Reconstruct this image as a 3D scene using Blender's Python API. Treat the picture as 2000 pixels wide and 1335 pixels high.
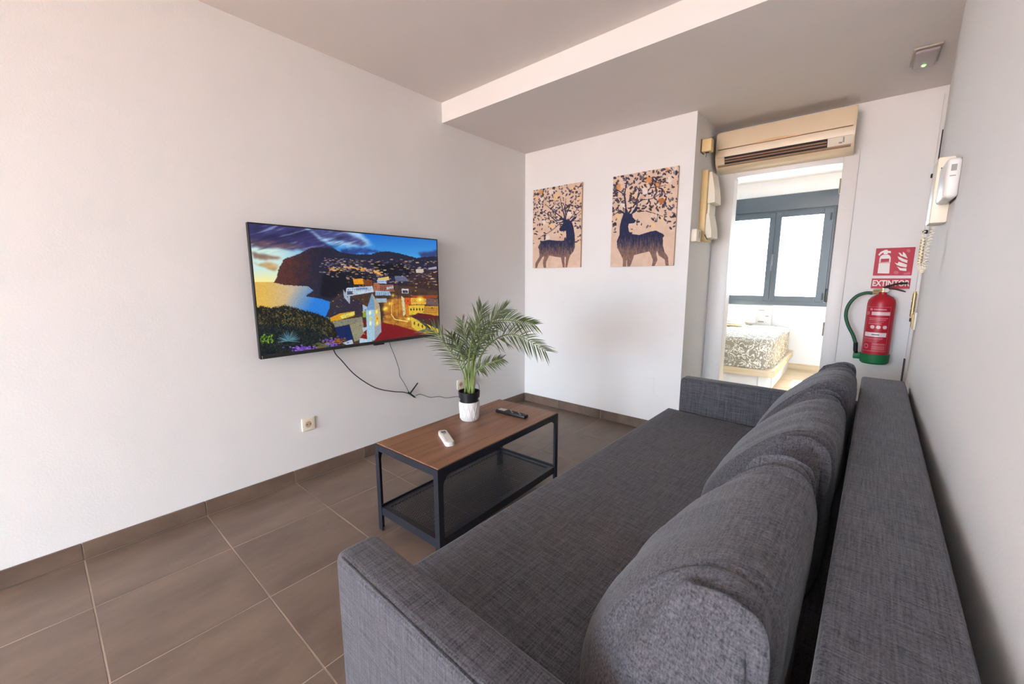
import bpy, bmesh, math, random
import numpy as np
from mathutils import Vector, Matrix

for o in list(bpy.data.objects):
    bpy.data.objects.remove(o, do_unlink=True)
SC = bpy.context.scene
COL = SC.collection

# ------------------------------------------------------------------ camera
CAM = Vector((2.507, -3.1605, 1.23))
CR = Vector((0.7631966, 0.6461641, -0.00170563))
CU = Vector((-0.09762047, 0.1179099, 0.9882143))
CF = Vector((-0.63874971, 0.75403529, -0.15306727))
FPX = 793.52
cam_d = bpy.data.cameras.new('camera')
cam_d.sensor_width = 36.0
cam_d.lens = FPX / 2000 * 36
cam_d.clip_start = 0.02
cam = bpy.data.objects.new('camera', cam_d)
COL.objects.link(cam)
cam.matrix_world = Matrix(((CR.x, CU.x, -CF.x, CAM.x), (CR.y, CU.y, -CF.y, CAM.y),
                           (CR.z, CU.z, -CF.z, CAM.z), (0, 0, 0, 1)))
SC.camera = cam

# ------------------------------------------------------------------ light
SC.view_settings.view_transform = 'Standard'
SC.view_settings.look = 'None'
SC.view_settings.exposure = 0.0
SC.view_settings.gamma = 1.0
SC.view_settings.use_curve_mapping = False
SKY_COL = (0.70, 0.845, 1.0)
SKY_STR = 29.0
SUN_STR = 80.0
w = bpy.data.worlds.new('hazy_sky')
SC.world = w
w.use_nodes = True
w.node_tree.nodes['Background'].inputs[0].default_value = (*SKY_COL, 1)
w.node_tree.nodes['Background'].inputs[1].default_value = SKY_STR
sd = bpy.data.lights.new('sun', 'SUN')
sd.energy = SUN_STR
sd.angle = math.radians(0.6)
sd.color = (1.0, 0.90, 0.76)
sun = bpy.data.objects.new('sun', sd)
COL.objects.link(sun)
sun.rotation_euler = Vector((-0.2, 0.6, 0.85)).to_track_quat('Z', 'Y').to_euler()
sun.location = (0, 6, 9)


def portal(name, loc, rot, sx, sy):
    l = bpy.data.lights.new(name, 'AREA')
    l.shape = 'RECTANGLE'
    l.size, l.size_y = sx, sy
    l.cycles.is_portal = True
    o = bpy.data.objects.new(name, l)
    COL.objects.link(o)
    o.location = loc
    o.rotation_euler = rot
    return o


portal('balcony_daylight_portal', (1.35, -8.06, 1.2), (math.radians(90), 0, 0), 2.5, 2.4)
portal('side_daylight_portal', (2.86, -7.2, 1.2), (0, math.radians(90), 0), 2.3, 0.8)
portal('bedroom_daylight_portal', (1.56, 3.62, 1.5), (math.radians(-90), 0, 0), 1.35, 1.4)

# ------------------------------------------------------------------ helpers
PI = math.pi


def lin(c):
    c = c / 255.0
    return c / 12.92 if c <= 0.04045 else ((c + 0.055) / 1.055) ** 2.4


def rgb(r, g, b):
    return (lin(r), lin(g), lin(b))


def at(u, v, **k):
    """direction of a photo pixel carried to a given plane x=, y= or z="""
    d = CF + CR * ((u - 1000) / FPX) + CU * ((667.5 - v) / FPX)
    a, val = list(k.items())[0]
    i = 'xyz'.index(a)
    return CAM + d * ((val - CAM[i]) / d[i])


def mat(name, col, rough=0.6, metal=0.0, var=0.0, scale=20.0, bump=0.0, bscale=None, spec=0.5,
        emit=None, estr=0.0, detail=3.0, coat=0.0, stretch=(1, 1, 1)):
    m = bpy.data.materials.new(name)
    m.use_nodes = True
    nt = m.node_tree
    b = nt.nodes['Principled BSDF']
    b.inputs['Base Color'].default_value = (*col, 1)
    b.inputs['Roughness'].default_value = rough
    b.inputs['Metallic'].default_value = metal
    b.inputs['Specular IOR Level'].default_value = spec
    b.inputs['Coat Weight'].default_value = coat
    if emit:
        b.inputs['Emission Color'].default_value = (*emit, 1)
        b.inputs['Emission Strength'].default_value = estr
    tc = nt.nodes.new('ShaderNodeTexCoord')
    mp = nt.nodes.new('ShaderNodeMapping')
    mp.inputs['Scale'].default_value = stretch
    nt.links.new(tc.outputs['Object'], mp.inputs[0])
    if var > 0:
        n = nt.nodes.new('ShaderNodeTexNoise')
        n.inputs['Scale'].default_value = scale
        n.inputs['Detail'].default_value = detail
        nt.links.new(mp.outputs[0], n.inputs['Vector'])
        r = nt.nodes.new('ShaderNodeValToRGB')
        r.color_ramp.elements[0].position = 0.3
        r.color_ramp.elements[1].position = 0.7
        r.color_ramp.elements[0].color = (*[max(0, c * (1 - var)) for c in col], 1)
        r.color_ramp.elements[1].color = (*[min(1, c * (1 + var)) for c in col], 1)
        nt.links.new(n.outputs['Fac'], r.inputs[0])
        nt.links.new(r.outputs[0], b.inputs['Base Color'])
    if bump > 0:
        n2 = nt.nodes.new('ShaderNodeTexNoise')
        n2.inputs['Scale'].default_value = bscale or scale * 4
        n2.inputs['Detail'].default_value = 4
        nt.links.new(mp.outputs[0], n2.inputs['Vector'])
        bp = nt.nodes.new('ShaderNodeBump')
        bp.inputs['Strength'].default_value = bump
        bp.inputs['Distance'].default_value = 0.01
        nt.links.new(n2.outputs['Fac'], bp.inputs['Height'])
        nt.links.new(bp.outputs[0], b.inputs['Normal'])
    return m


def fabric_mat(name, dark, light):
    m = bpy.data.materials.new(name)
    m.use_nodes = True
    nt = m.node_tree
    b = nt.nodes['Principled BSDF']
    b.inputs['Roughness'].default_value = 0.9
    b.inputs['Specular IOR Level'].default_value = 0.25
    b.inputs['Sheen Weight'].default_value = 0.12
    tc = nt.nodes.new('ShaderNodeTexCoord')
    outs = []
    for sc in ((11, 290, 290), (290, 11, 290), (290, 290, 11)):
        mp = nt.nodes.new('ShaderNodeMapping')
        mp.inputs['Scale'].default_value = sc
        nt.links.new(tc.outputs['Object'], mp.inputs[0])
        n = nt.nodes.new('ShaderNodeTexNoise')
        n.inputs['Scale'].default_value = 1.0
        n.inputs['Detail'].default_value = 2.5
        n.inputs['Roughness'].default_value = 0.65
        nt.links.new(mp.outputs[0], n.inputs['Vector'])
        outs.append(n.outputs['Fac'])
    a1 = nt.nodes.new('ShaderNodeMath'); a1.operation = 'ADD'
    a2 = nt.nodes.new('ShaderNodeMath'); a2.operation = 'ADD'
    a3 = nt.nodes.new('ShaderNodeMath'); a3.operation = 'MULTIPLY'; a3.inputs[1].default_value = 1 / 3
    nt.links.new(outs[0], a1.inputs[0]); nt.links.new(outs[1], a1.inputs[1])
    nt.links.new(a1.outputs[0], a2.inputs[0]); nt.links.new(outs[2], a2.inputs[1])
    nt.links.new(a2.outputs[0], a3.inputs[0])
    r = nt.nodes.new('ShaderNodeValToRGB')
    r.color_ramp.elements[0].position = 0.38
    r.color_ramp.elements[1].position = 0.64
    r.color_ramp.elements[0].color = (*dark, 1)
    r.color_ramp.elements[1].color = (*light, 1)
    nt.links.new(a3.outputs[0], r.inputs[0])
    nt.links.new(r.outputs[0], b.inputs['Base Color'])
    bp = nt.nodes.new('ShaderNodeBump')
    bp.inputs['Strength'].default_value = 0.35
    bp.inputs['Distance'].default_value = 0.004
    nt.links.new(a3.outputs[0], bp.inputs['Height'])
    nt.links.new(bp.outputs[0], b.inputs['Normal'])
    return m


def tile_mat(name, dark, light, rough):
    """stoneware tile: cloudy streaks, shifted per tile by the object's random number"""
    m = bpy.data.materials.new(name)
    m.use_nodes = True
    nt = m.node_tree
    b = nt.nodes['Principled BSDF']
    b.inputs['Roughness'].default_value = rough
    tc = nt.nodes.new('ShaderNodeTexCoord')
    oi = nt.nodes.new('ShaderNodeObjectInfo')
    mul = nt.nodes.new('ShaderNodeMath'); mul.operation = 'MULTIPLY'; mul.inputs[1].default_value = 37.0
    nt.links.new(oi.outputs['Random'], mul.inputs[0])
    add = nt.nodes.new('ShaderNodeVectorMath'); add.operation = 'ADD'
    nt.links.new(tc.outputs['Object'], add.inputs[0]); nt.links.new(mul.outputs[0], add.inputs[1])
    mp = nt.nodes.new('ShaderNodeMapping')
    mp.inputs['Scale'].default_value = (5.0, 2.2, 3)
    mp.inputs['Rotation'].default_value = (0, 0, 0.25)
    nt.links.new(add.outputs[0], mp.inputs[0])
    n = nt.nodes.new('ShaderNodeTexNoise')
    n.inputs['Scale'].default_value = 1.3; n.inputs['Detail'].default_value = 7; n.inputs['Roughness'].default_value = 0.62
    nt.links.new(mp.outputs[0], n.inputs['Vector'])
    r = nt.nodes.new('ShaderNodeValToRGB')
    r.color_ramp.elements[0].position = 0.3; r.color_ramp.elements[1].position = 0.72
    r.color_ramp.elements[0].color = (*dark, 1); r.color_ramp.elements[1].color = (*light, 1)
    nt.links.new(n.outputs['Fac'], r.inputs[0])
    nt.links.new(r.outputs[0], b.inputs['Base Color'])
    bp = nt.nodes.new('ShaderNodeBump'); bp.inputs['Strength'].default_value = 0.08; bp.inputs['Distance'].default_value = 0.004
    nt.links.new(n.outputs['Fac'], bp.inputs['Height']); nt.links.new(bp.outputs[0], b.inputs['Normal'])
    return m


def wood_mat(name, dark, light, axis=1, rough=0.45):
    m = bpy.data.materials.new(name)
    m.use_nodes = True
    nt = m.node_tree
    b = nt.nodes['Principled BSDF']
    b.inputs['Roughness'].default_value = rough
    tc = nt.nodes.new('ShaderNodeTexCoord')
    mp = nt.nodes.new('ShaderNodeMapping')
    s = [14.0, 14.0, 14.0]; s[axis] = 1.1
    mp.inputs['Scale'].default_value = s
    nt.links.new(tc.outputs['Object'], mp.inputs[0])
    n = nt.nodes.new('ShaderNodeTexNoise')
    n.inputs['Scale'].default_value = 1.6; n.inputs['Detail'].default_value = 6; n.inputs['Distortion'].default_value = 0.8
    nt.links.new(mp.outputs[0], n.inputs['Vector'])
    r = nt.nodes.new('ShaderNodeValToRGB')
    r.color_ramp.elements[0].position = 0.3; r.color_ramp.elements[1].position = 0.6
    r.color_ramp.elements[0].color = (*dark, 1); r.color_ramp.elements[1].color = (*light, 1)
    nt.links.new(n.outputs['Fac'], r.inputs[0])
    nt.links.new(r.outputs[0], b.inputs['Base Color'])
    return m


def glass_mat(name, tint=(1, 1, 1), refl=0.06):
    m = bpy.data.materials.new(name)
    m.use_nodes = True
    nt = m.node_tree
    nt.nodes.remove(nt.nodes['Principled BSDF'])
    out = nt.nodes['Material Output']
    t = nt.nodes.new('ShaderNodeBsdfTransparent'); t.inputs[0].default_value = (*tint, 1)
    g = nt.nodes.new('ShaderNodeBsdfGlossy'); g.inputs['Roughness'].default_value = 0.02
    mx = nt.nodes.new('ShaderNodeMixShader'); mx.inputs[0].default_value = refl
    nt.links.new(t.outputs[0], mx.inputs[1]); nt.links.new(g.outputs[0], mx.inputs[2])
    nt.links.new(mx.outputs[0], out.inputs['Surface'])
    return m


def paint_mat(name, rough=0.5, emit=0.0, spec=0.4):
    """flat print: colours stored on the mesh"""
    m = bpy.data.materials.new(name)
    m.use_nodes = True
    nt = m.node_tree
    b = nt.nodes['Principled BSDF']
    b.inputs['Roughness'].default_value = rough
    b.inputs['Specular IOR Level'].default_value = spec
    a = nt.nodes.new('ShaderNodeAttribute'); a.attribute_name = 'print'
    if emit > 0:
        b.inputs['Base Color'].default_value = (0.004, 0.004, 0.005, 1)
        nt.links.new(a.outputs['Color'], b.inputs['Emission Color'])
        b.inputs['Emission Strength'].default_value = emit
    else:
        nt.links.new(a.outputs['Color'], b.inputs['Base Color'])
    return m


def link(name, me, m, parent=None):
    o = bpy.data.objects.new(name, me)
    COL.objects.link(o)
    if m is not None and len(me.materials) == 0:
        me.materials.append(m)
    if parent is not None:
        o.parent = parent
    return o


def obj(name, bm, m, parent=None, smooth=35):
    bmesh.ops.recalc_face_normals(bm, faces=bm.faces[:])
    me = bpy.data.meshes.new(name)
    bm.to_mesh(me)
    bm.free()
    if smooth:
        for p in me.polygons:
            p.use_smooth = True
        me.set_sharp_from_angle(angle=math.radians(smooth))
    return link(name, me, m, parent)


def thing(name, label, cat, loc=(0, 0, 0), rotz=0.0, group=None):
    o = bpy.data.objects.new(name, None)
    COL.objects.link(o)
    o.location = loc
    o.rotation_euler = (0, 0, rotz)
    o.empty_display_size = 0.1
    return tag(o, label, cat, group)


def tag(o, label, cat, group=None):
    o['label'] = label
    o['category'] = cat
    if group:
        o['group'] = group
    return o


def struct(o, label=None):
    o['kind'] = 'structure'
    if label:
        o['label'] = label
        o['category'] = o.name.split('_')[0]
    return o


def B():
    return bmesh.new()


def box(bm, x0, x1, y0, y1, z0, z1, r=0.0, seg=2):
    g = bmesh.ops.create_cube(bm, size=1.0)
    vs = g['verts']
    for v in vs:
        v.co = Vector(((x0 + x1) / 2 + v.co.x * (x1 - x0), (y0 + y1) / 2 + v.co.y * (y1 - y0),
                       (z0 + z1) / 2 + v.co.z * (z1 - z0)))
    if r > 0:
        es = list({e for v in vs for e in v.link_edges})
        bmesh.ops.bevel(bm, geom=es, offset=r, segments=seg, profile=0.5, affect='EDGES')
    return bm


def bx(x0, x1, y0, y1, z0, z1, r=0.0, seg=2):
    return box(B(), x0, x1, y0, y1, z0, z1, r, seg)


def prism(bm, pts, axis, a, b):
    """polygon pts (2D) in the plane across axis, from a to b along it"""
    def P(p, t):
        if axis == 'x': return (t, p[0], p[1])
        if axis == 'y': return (p[0], t, p[1])
        return (p[0], p[1], t)
    v0 = [bm.verts.new(P(p, a)) for p in pts]
    v1 = [bm.verts.new(P(p, b)) for p in pts]
    n = len(pts)
    bm.faces.new(v0)
    bm.faces.new(v1[::-1])
    for i in range(n):
        bm.faces.new((v0[i], v0[(i + 1) % n], v1[(i + 1) % n], v1[i]))
    return bm


def lathe(bm, prof, c=(0, 0, 0), seg=32, cap=True):
    rings = []
    for r, z in prof:
        if r < 1e-5:
            rings.append([bm.verts.new((c[0], c[1], c[2] + z))])
        else:
            rings.append([bm.verts.new((c[0] + r * math.cos(2 * PI * i / seg), c[1] + r * math.sin(2 * PI * i / seg), c[2] + z)) for i in range(seg)])
    for a, b in zip(rings[:-1], rings[1:]):
        for i in range(seg):
            j = (i + 1) % seg
            if len(a) == 1 and len(b) == 1: continue
            if len(a) == 1: bm.faces.new((a[0], b[i], b[j]))
            elif len(b) == 1: bm.faces.new((a[i], a[j], b[0]))
            else: bm.faces.new((a[i], a[j], b[j], b[i]))
    if cap:
        if len(rings[0]) > 1: bm.faces.new(rings[0][::-1])
        if len(rings[-1]) > 1: bm.faces.new(rings[-1])
    return bm


def catmull(pts, n=6):
    pts = [Vector(p) for p in pts]
    P = [pts[0] * 2 - pts[1]] + pts + [pts[-1] * 2 - pts[-2]]
    out = []
    for i in range(1, len(P) - 2):
        for k in range(n):
            t = k / n
            a, b, c, d = P[i - 1], P[i], P[i + 1], P[i + 2]
            out.append(0.5 * ((2 * b) + (c - a) * t + (2 * a - 5 * b + 4 * c - d) * t * t + (3 * b - a - 3 * c + d) * t ** 3))
    out.append(pts[-1])
    return out


def tube(bm, pts, r, seg=8, cap=True):
    pts = [Vector(p) for p in pts]
    n = len(pts)
    rr = r if isinstance(r, (list, tuple)) else [r] * n
    up = None
    rings = []
    for i in range(n):
        t = (pts[min(i + 1, n - 1)] - pts[max(i - 1, 0)]).normalized()
        if up is None:
            up = Vector((0, 0, 1)) if abs(t.z) < 0.9 else Vector((1, 0, 0))
        s = t.cross(up)
        if s.length < 1e-6:
            s = t.cross(Vector((0.3, 0.9, 0.1)))
        s.normalize()
        up = s.cross(t).normalized()
        rings.append([bm.verts.new(pts[i] + (s * math.cos(2 * PI * k / seg) + up * math.sin(2 * PI * k / seg)) * rr[i]) for k in range(seg)])
    for a, b in zip(rings[:-1], rings[1:]):
        for k in range(seg):
            bm.faces.new((a[k], a[(k + 1) % seg], b[(k + 1) % seg], b[k]))
    if cap:
        bm.faces.new(rings[0][::-1])
        bm.faces.new(rings[-1])
    return bm


def text_mesh(s, size, m, name, parent, mtx, depth=0.0006, bold=0.0, sx=1.0):
    cu = bpy.data.curves.new(name, 'FONT')
    cu.body = s
    cu.size = size
    cu.extrude = depth
    cu.offset = bold
    cu.align_x = 'CENTER'
    cu.align_y = 'CENTER'
    t = bpy.data.objects.new(name, cu)
    COL.objects.link(t)
    dg = bpy.context.evaluated_depsgraph_get()
    me = bpy.data.meshes.new_from_object(t.evaluated_get(dg))
    bpy.data.objects.remove(t, do_unlink=True)
    me.transform(Matrix.Diagonal((sx, 1, 1, 1)))
    me.transform(mtx)
    me.materials.clear()
    o = link(name, me, m, parent)
    return o


# print painting -----------------------------------------------------------
def homography(src, dst):
    A = []
    for (x, y), (u, v) in zip(src, dst):
        A.append([x, y, 1, 0, 0, 0, -u * x, -u * y, -u])
        A.append([0, 0, 0, x, y, 1, -v * x, -v * y, -v])
    _, _, V = np.linalg.svd(np.array(A, float))
    return V[-1].reshape(3, 3)


def vnoise(X, Y, seed=0):
    xi = np.floor(X).astype(np.int64); yi = np.floor(Y).astype(np.int64)
    xf = X - xi; yf = Y - yi
    def h(a, b):
        k = (a * 374761393 + b * 668265263 + seed * 974711) & 0xffffffff
        k = ((k ^ (k >> 13)) * 1274126177) & 0xffffffff
        return ((k ^ (k >> 16)) & 0xffff) / 65535.0
    u = xf * xf * (3 - 2 * xf); v = yf * yf * (3 - 2 * yf)
    return (h(xi, yi) * (1 - u) + h(xi + 1, yi) * u) * (1 - v) + (h(xi, yi + 1) * (1 - u) + h(xi + 1, yi + 1) * u) * v


def fbm(X, Y, seed=0, o=4):
    s = 0; a = 0.5
    for i in range(o):
        s = s + a * vnoise(X * 2 ** i, Y * 2 ** i, seed + i * 17); a *= 0.5
    return s / (1 - 0.5 ** o)


class Painter:
    def __init__(self, w, h, corners):
        """corners: the print's four corners (tl, tr, br, bl) in the drawing's own units"""
        self.w, self.h = w, h
        U, V = np.meshgrid(np.linspace(0, 1, w), np.linspace(0, 1, h))
        H = homography([(0, 0), (1, 0), (1, 1), (0, 1)], corners)
        q = np.stack([U, V, np.ones_like(U)], -1) @ H.T
        self.X, self.Y = q[..., 0] / q[..., 2], q[..., 1] / q[..., 2]
        self.C = np.zeros((h, w, 3))

    def poly(self, pts, X=None, Y=None):
        X = self.X if X is None else X
        Y = self.Y if Y is None else Y
        ins = np.zeros(X.shape, bool)
        n = len(pts)
        for i in range(n):
            x0, y0 = pts[i]; x1, y1 = pts[(i + 1) % n]
            if y0 == y1: continue
            c = (y0 > Y) != (y1 > Y)
            ins ^= c & (X < (x1 - x0) * (Y - y0) / (y1 - y0) + x0)
        return ins

    def blur(self, m, k):
        m = m.astype(float)
        for _ in range(2):
            for ax in (0, 1):
                p = np.pad(m, [(k, k) if a == ax else (0, 0) for a in (0, 1)], mode='edge')
                c = np.cumsum(p, ax)
                c = np.concatenate([np.zeros_like(np.take(c, [0], ax)), c], ax)
                n = m.shape[ax]
                m = (np.take(c, range(2 * k + 1, 2 * k + 1 + n), ax) - np.take(c, range(0, n), ax)) / (2 * k + 1)
        return m

    def put(self, mask, col, a=1.0):
        m = (mask.astype(float) * a)[..., None]
        self.C = self.C * (1 - m) + np.array(col, float) * m if not isinstance(col, np.ndarray) else self.C * (1 - m) + col * m

    def fill(self, pts, col, a=1.0, soft=0):
        m = self.poly(pts)
        if soft: m = self.blur(m, soft)
        self.put(m, col, a)

    def ell(self, x, y, rx, ry, col, a=1.0, rot=0.0, soft=0):
        c, s = math.cos(rot), math.sin(rot)
        dx, dy = self.X - x, self.Y - y
        m = ((dx * c + dy * s) / rx) ** 2 + ((-dx * s + dy * c) / ry) ** 2 < 1
        if soft: m = self.blur(m, soft)
        self.put(m, col, a)

    def line(self, pts, wd, col, a=1.0):
        ws = wd if isinstance(wd, (list, tuple)) else [wd] * len(pts)
        M = np.zeros(self.X.shape, bool)
        for (x0, y0), (x1, y1), w0, w1 in zip(pts[:-1], pts[1:], ws[:-1], ws[1:]):
            dx, dy = x1 - x0, y1 - y0
            L = dx * dx + dy * dy
            t = np.clip(((self.X - x0) * dx + (self.Y - y0) * dy) / L, 0, 1)
            d = np.hypot(self.X - x0 - t * dx, self.Y - y0 - t * dy)
            M |= d < (w0 + (w1 - w0) * t) / 2
        self.put(M, col, a)

    def mesh(self, name, P00, PU, PV):
        """flat sheet: P00 top left, PU vector to top right, PV vector to bottom left"""
        w, h = self.w, self.h
        U, V = np.meshgrid(np.linspace(0, 1, w), np.linspace(0, 1, h))
        co = np.array(P00)[None, None] + U[..., None] * np.array(PU) + V[..., None] * np.array(PV)
        i = np.arange(w * h).reshape(h, w)
        f = np.stack([i[:-1, :-1], i[1:, :-1], i[1:, 1:], i[:-1, 1:]], -1).reshape(-1, 4)
        me = bpy.data.meshes.new(name)
        me.vertices.add(w * h)
        me.vertices.foreach_set('co', co.reshape(-1))
        me.loops.add(f.size)
        me.loops.foreach_set('vertex_index', f.reshape(-1).astype(np.int32))
        me.polygons.add(len(f))
        me.polygons.foreach_set('loop_start', np.arange(0, f.size, 4, dtype=np.int32))
        me.update(calc_edges=True)
        me.validate()
        at_ = me.attributes.new('print', 'FLOAT_COLOR', 'POINT')
        s = np.clip(self.C, 0, 255) / 255
        l = np.where(s <= 0.04045, s / 12.92, ((s + 0.055) / 1.055) ** 2.4)
        at_.data.foreach_set('color', np.concatenate([l, np.ones((h, w, 1))], -1).reshape(-1).astype(np.float32))
        return me


# ------------------------------------------------------------------ materials
M_wall = mat('wall_paint', (0.86, 0.845, 0.825), 0.75, var=0.012, scale=3, bump=0.05, bscale=120, spec=0.25)
M_ceil = mat('ceiling_paint', (0.82, 0.775, 0.745), 0.85, var=0.012, scale=3, spec=0.2)
M_tile = tile_mat('brown_stoneware', rgb(98, 83, 72), rgb(126, 108, 94), 0.42)
M_base = tile_mat('brown_stoneware_skirting', rgb(92, 75, 64), rgb(126, 105, 90), 0.45)
M_grout = mat('grout', rgb(170, 156, 142), 0.9, var=0.4, scale=2.2)
M_trim = mat('white_lacquer', (0.82, 0.79, 0.76), 0.4, var=0.01, scale=4)
M_fab = fabric_mat('charcoal_weave', (0.028, 0.028, 0.034), (0.136, 0.135, 0.155))
M_fabdark = mat('black_lining', (0.012, 0.012, 0.016), 0.95, var=0.2, scale=40)
M_black = mat('black_steel', (0.012, 0.014, 0.022), 0.45, var=0.2, scale=30)
M_blackpl = mat('black_plastic', (0.012, 0.012, 0.014), 0.4, var=0.1, scale=60)
M_wood = wood_mat('walnut_stained_pine', rgb(108, 74, 54), rgb(142, 101, 75), 1, 0.42)
M_white = mat('white_plastic', (0.78, 0.76, 0.72), 0.35, var=0.01, scale=8)
M_cream = mat('cream_plastic', rgb(238, 228, 208), 0.4, var=0.03, scale=6)
M_yell = mat('yellowed_plastic', rgb(226, 196, 138), 0.45, var=0.06, scale=8)
M_grey = mat('grey_print', rgb(150, 148, 145), 0.5, var=0.03, scale=30)
M_dark = mat('dark_slot', (0.02, 0.017, 0.016), 0.7, var=0.1, scale=30)
M_red = mat('signal_red', rgb(176, 18, 38), 0.38, var=0.03, scale=12)
M_redsign = mat('sign_red', rgb(186, 18, 52), 0.5, var=0.02, scale=12)
M_signwhite = mat('sign_white', rgb(240, 232, 228), 0.5, var=0.01, scale=12)
M_green = mat('green_rubber', rgb(10, 112, 62), 0.45, var=0.06, scale=14)
M_hose = mat('green_hose', rgb(24, 84, 56), 0.5, var=0.08, scale=25)
M_brass = mat('brass', rgb(206, 182, 132), 0.35, 0.7, var=0.05, scale=30)
M_chrome = mat('worn_chrome', rgb(200, 190, 175), 0.25, 1.0, var=0.05, scale=40)
M_anth = mat('anthracite_aluminium', rgb(74, 84, 92), 0.4, 0.1, var=0.03, scale=10)
M_glass = glass_mat('window_glass')
M_leaf = mat('palm_green', rgb(70, 80, 42), 0.5, var=0.45, scale=22)
M_stem = mat('palm_stem', rgb(112, 128, 70), 0.5, var=0.25, scale=30)
M_soil = mat('potting_soil', (0.02, 0.015, 0.012), 0.95, var=0.4, scale=80, bump=0.6)
M_potw = mat('white_ceramic', (0.82, 0.80, 0.78), 0.4, var=0.01, scale=8)
M_terr = mat('terracotta_paving', rgb(196, 148, 116), 0.8, var=0.12, scale=5)
M_lwood = wood_mat('light_oak', rgb(190, 168, 132), rgb(212, 192, 160), 0, 0.5)
M_linen = mat('white_linen', (0.82, 0.81, 0.79), 0.9, var=0.02, scale=15, bump=0.15, bscale=40)

# ================================================================== the room
ZC, ZS = 2.531, 2.390            # ceiling, dropped ceiling
YB = -8.0                        # end of the room with the added balcony opening
WP, DW = 1.527, 0.597            # pillar width, door wall


def right_x(y):
    pts = [(-8.2, 2.70), (-3.2, 2.702), (-2.0, 2.716), (-0.8, 2.728), (-0.459, 2.734), (0.7, 2.817)]
    for (a, xa), (b, xb) in zip(pts[:-1], pts[1:]):
        if a <= y <= b:
            return xa + (xb - xa) * (y - a) / (b - a)
    return pts[-1][1]


# floor: grout bed with one object for each tile
fl = struct(obj('floor', bx(-0.02, 2.95, YB - 0.1, DW + 0.1, -0.12, -0.0015), M_grout), 'brown stoneware tiled floor with pale grout')
xs = [0.0, 0.405, 0.860, 1.317, 1.773, 2.229, 2.685, 2.90]
ys = [-1.791 + 0.45 * k for k in range(-14, 6)]
ys = [y for y in ys if y > YB] + [DW + 0.05]
ys = [YB] + ys
tile_cache = {}
G = 0.0022
for x0, x1 in zip(xs[:-1], xs[1:]):
    for y0, y1 in zip(ys[:-1], ys[1:]):
        sx, sy = round(x1 - x0 - 2 * G, 4), round(y1 - y0 - 2 * G, 4)
        if x1 <= WP and y0 > -0.01:
            continue
        if (sx, sy) not in tile_cache:
            b = bx(0, sx, 0, sy, -0.008, 0.0)
            es = [e for e in b.edges if all(v.co.z > -0.001 for v in e.verts)]
            bmesh.ops.bevel(b, geom=es, offset=0.0012, segments=1, affect='EDGES')
            o = obj('floor_tile', b, M_tile, fl, smooth=0)
            tile_cache[(sx, sy)] = o
        else:
            s = tile_cache[(sx, sy)]
            o = s.copy(); COL.objects.link(o); o.parent = fl
        o.location = (x0 + G, y0 + G, 0)

struct(obj('wall_left', bx(-0.15, -0.009, YB - 0.1, 0.05, -0.1, ZC + 0.1), M_wall), 'white painted wall behind the television')
struct(obj('wall_far', bx(-0.15, WP, 0.009, DW + 0.1, -0.1, ZC + 0.1), M_wall), 'white painted pillar wall with the two deer canvases')
b = B()
DX0, DX1, DZ = 1.652, 2.352, 2.036
box(b, WP - 0.005, DX0, DW, DW + 0.1, -0.1, ZC + 0.1)
box(b, DX1, 2.95, DW, DW + 0.1, -0.1, ZC + 0.1)
box(b, DX0, DX1, DW, DW + 0.1, DZ, ZC + 0.1)
struct(obj('wall_door', b, M_wall, smooth=0), 'white wall around the bedroom doorway')
b = B()
yy = [-6.8, -3.2, -2.6, -2.0, -1.4, -1.0, -0.7, -0.52, -0.4, -0.2, 0.2, 0.7]
prism(b, [(right_x(y), y) for y in yy] + [(2.98, 0.7), (2.98, -6.8)], 'z', -0.1, ZC + 0.1)
box(b, 2.70, 2.98, -8.2, -7.6, -0.1, ZC + 0.1)
box(b, 2.70, 2.98, -7.6, -6.8, 2.35, ZC + 0.1)
struct(obj('wall_right', b, M_wall), 'white painted wall behind the sofa')
b = B()
OX0, OX1, OZ = 0.1, 2.6, 2.4
box(b, -0.15, OX0, YB - 0.15, YB, -0.1, ZC + 0.1)
box(b, OX1, 2.95, YB - 0.15, YB, -0.1, ZC + 0.1)
box(b, OX0, OX1, YB - 0.15, YB, OZ, ZC + 0.1)
struct(obj('wall_back', b, M_wall, smooth=0), 'white wall with an added balcony opening for daylight')
struct(obj('ceiling', bx(-0.15, 2.98, YB - 0.15, DW + 0.1, ZC, ZC + 0.12), M_ceil), 'flat pale painted ceiling')
struct(obj('ceiling_soffit', bx(-0.02, 2.95, -0.997, DW + 0.05, ZS, ZC + 0.02), M_ceil), 'dropped ceiling band before the bedroom door')
# the soffit's riser is painted like the walls
struct(obj('trim_1', bx(-0.02, 2.95, -1.000, -0.9968, ZS, ZC), M_wall), 'pale riser of the dropped ceiling')

# skirting, one object for each piece
def skirting(name, a0, joints, axis, label):
    H, T = 0.080, 0.0085
    if axis == 'y':
        par = obj(name, bx(-0.009, -0.004, joints[0], joints[-1], 0, H - 0.006), M_grout)
    else:
        par = obj(name, bx(joints[0], joints[-1], 0.004, 0.009, 0, H - 0.006), M_grout)
    struct(par, label)
    for p, q in zip(joints[:-1], joints[1:]):
        g = 0.002
        if axis == 'y':
            bm = bx(-0.0088, 0.0, p + g, q - g, 0.0015, H, 0.0012, 1)
        else:
            bm = bx(p + g, q - g, 0.0, 0.0088, 0.0015, H, 0.0012, 1)
        obj('skirting_tile', bm, M_base, par)


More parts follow.
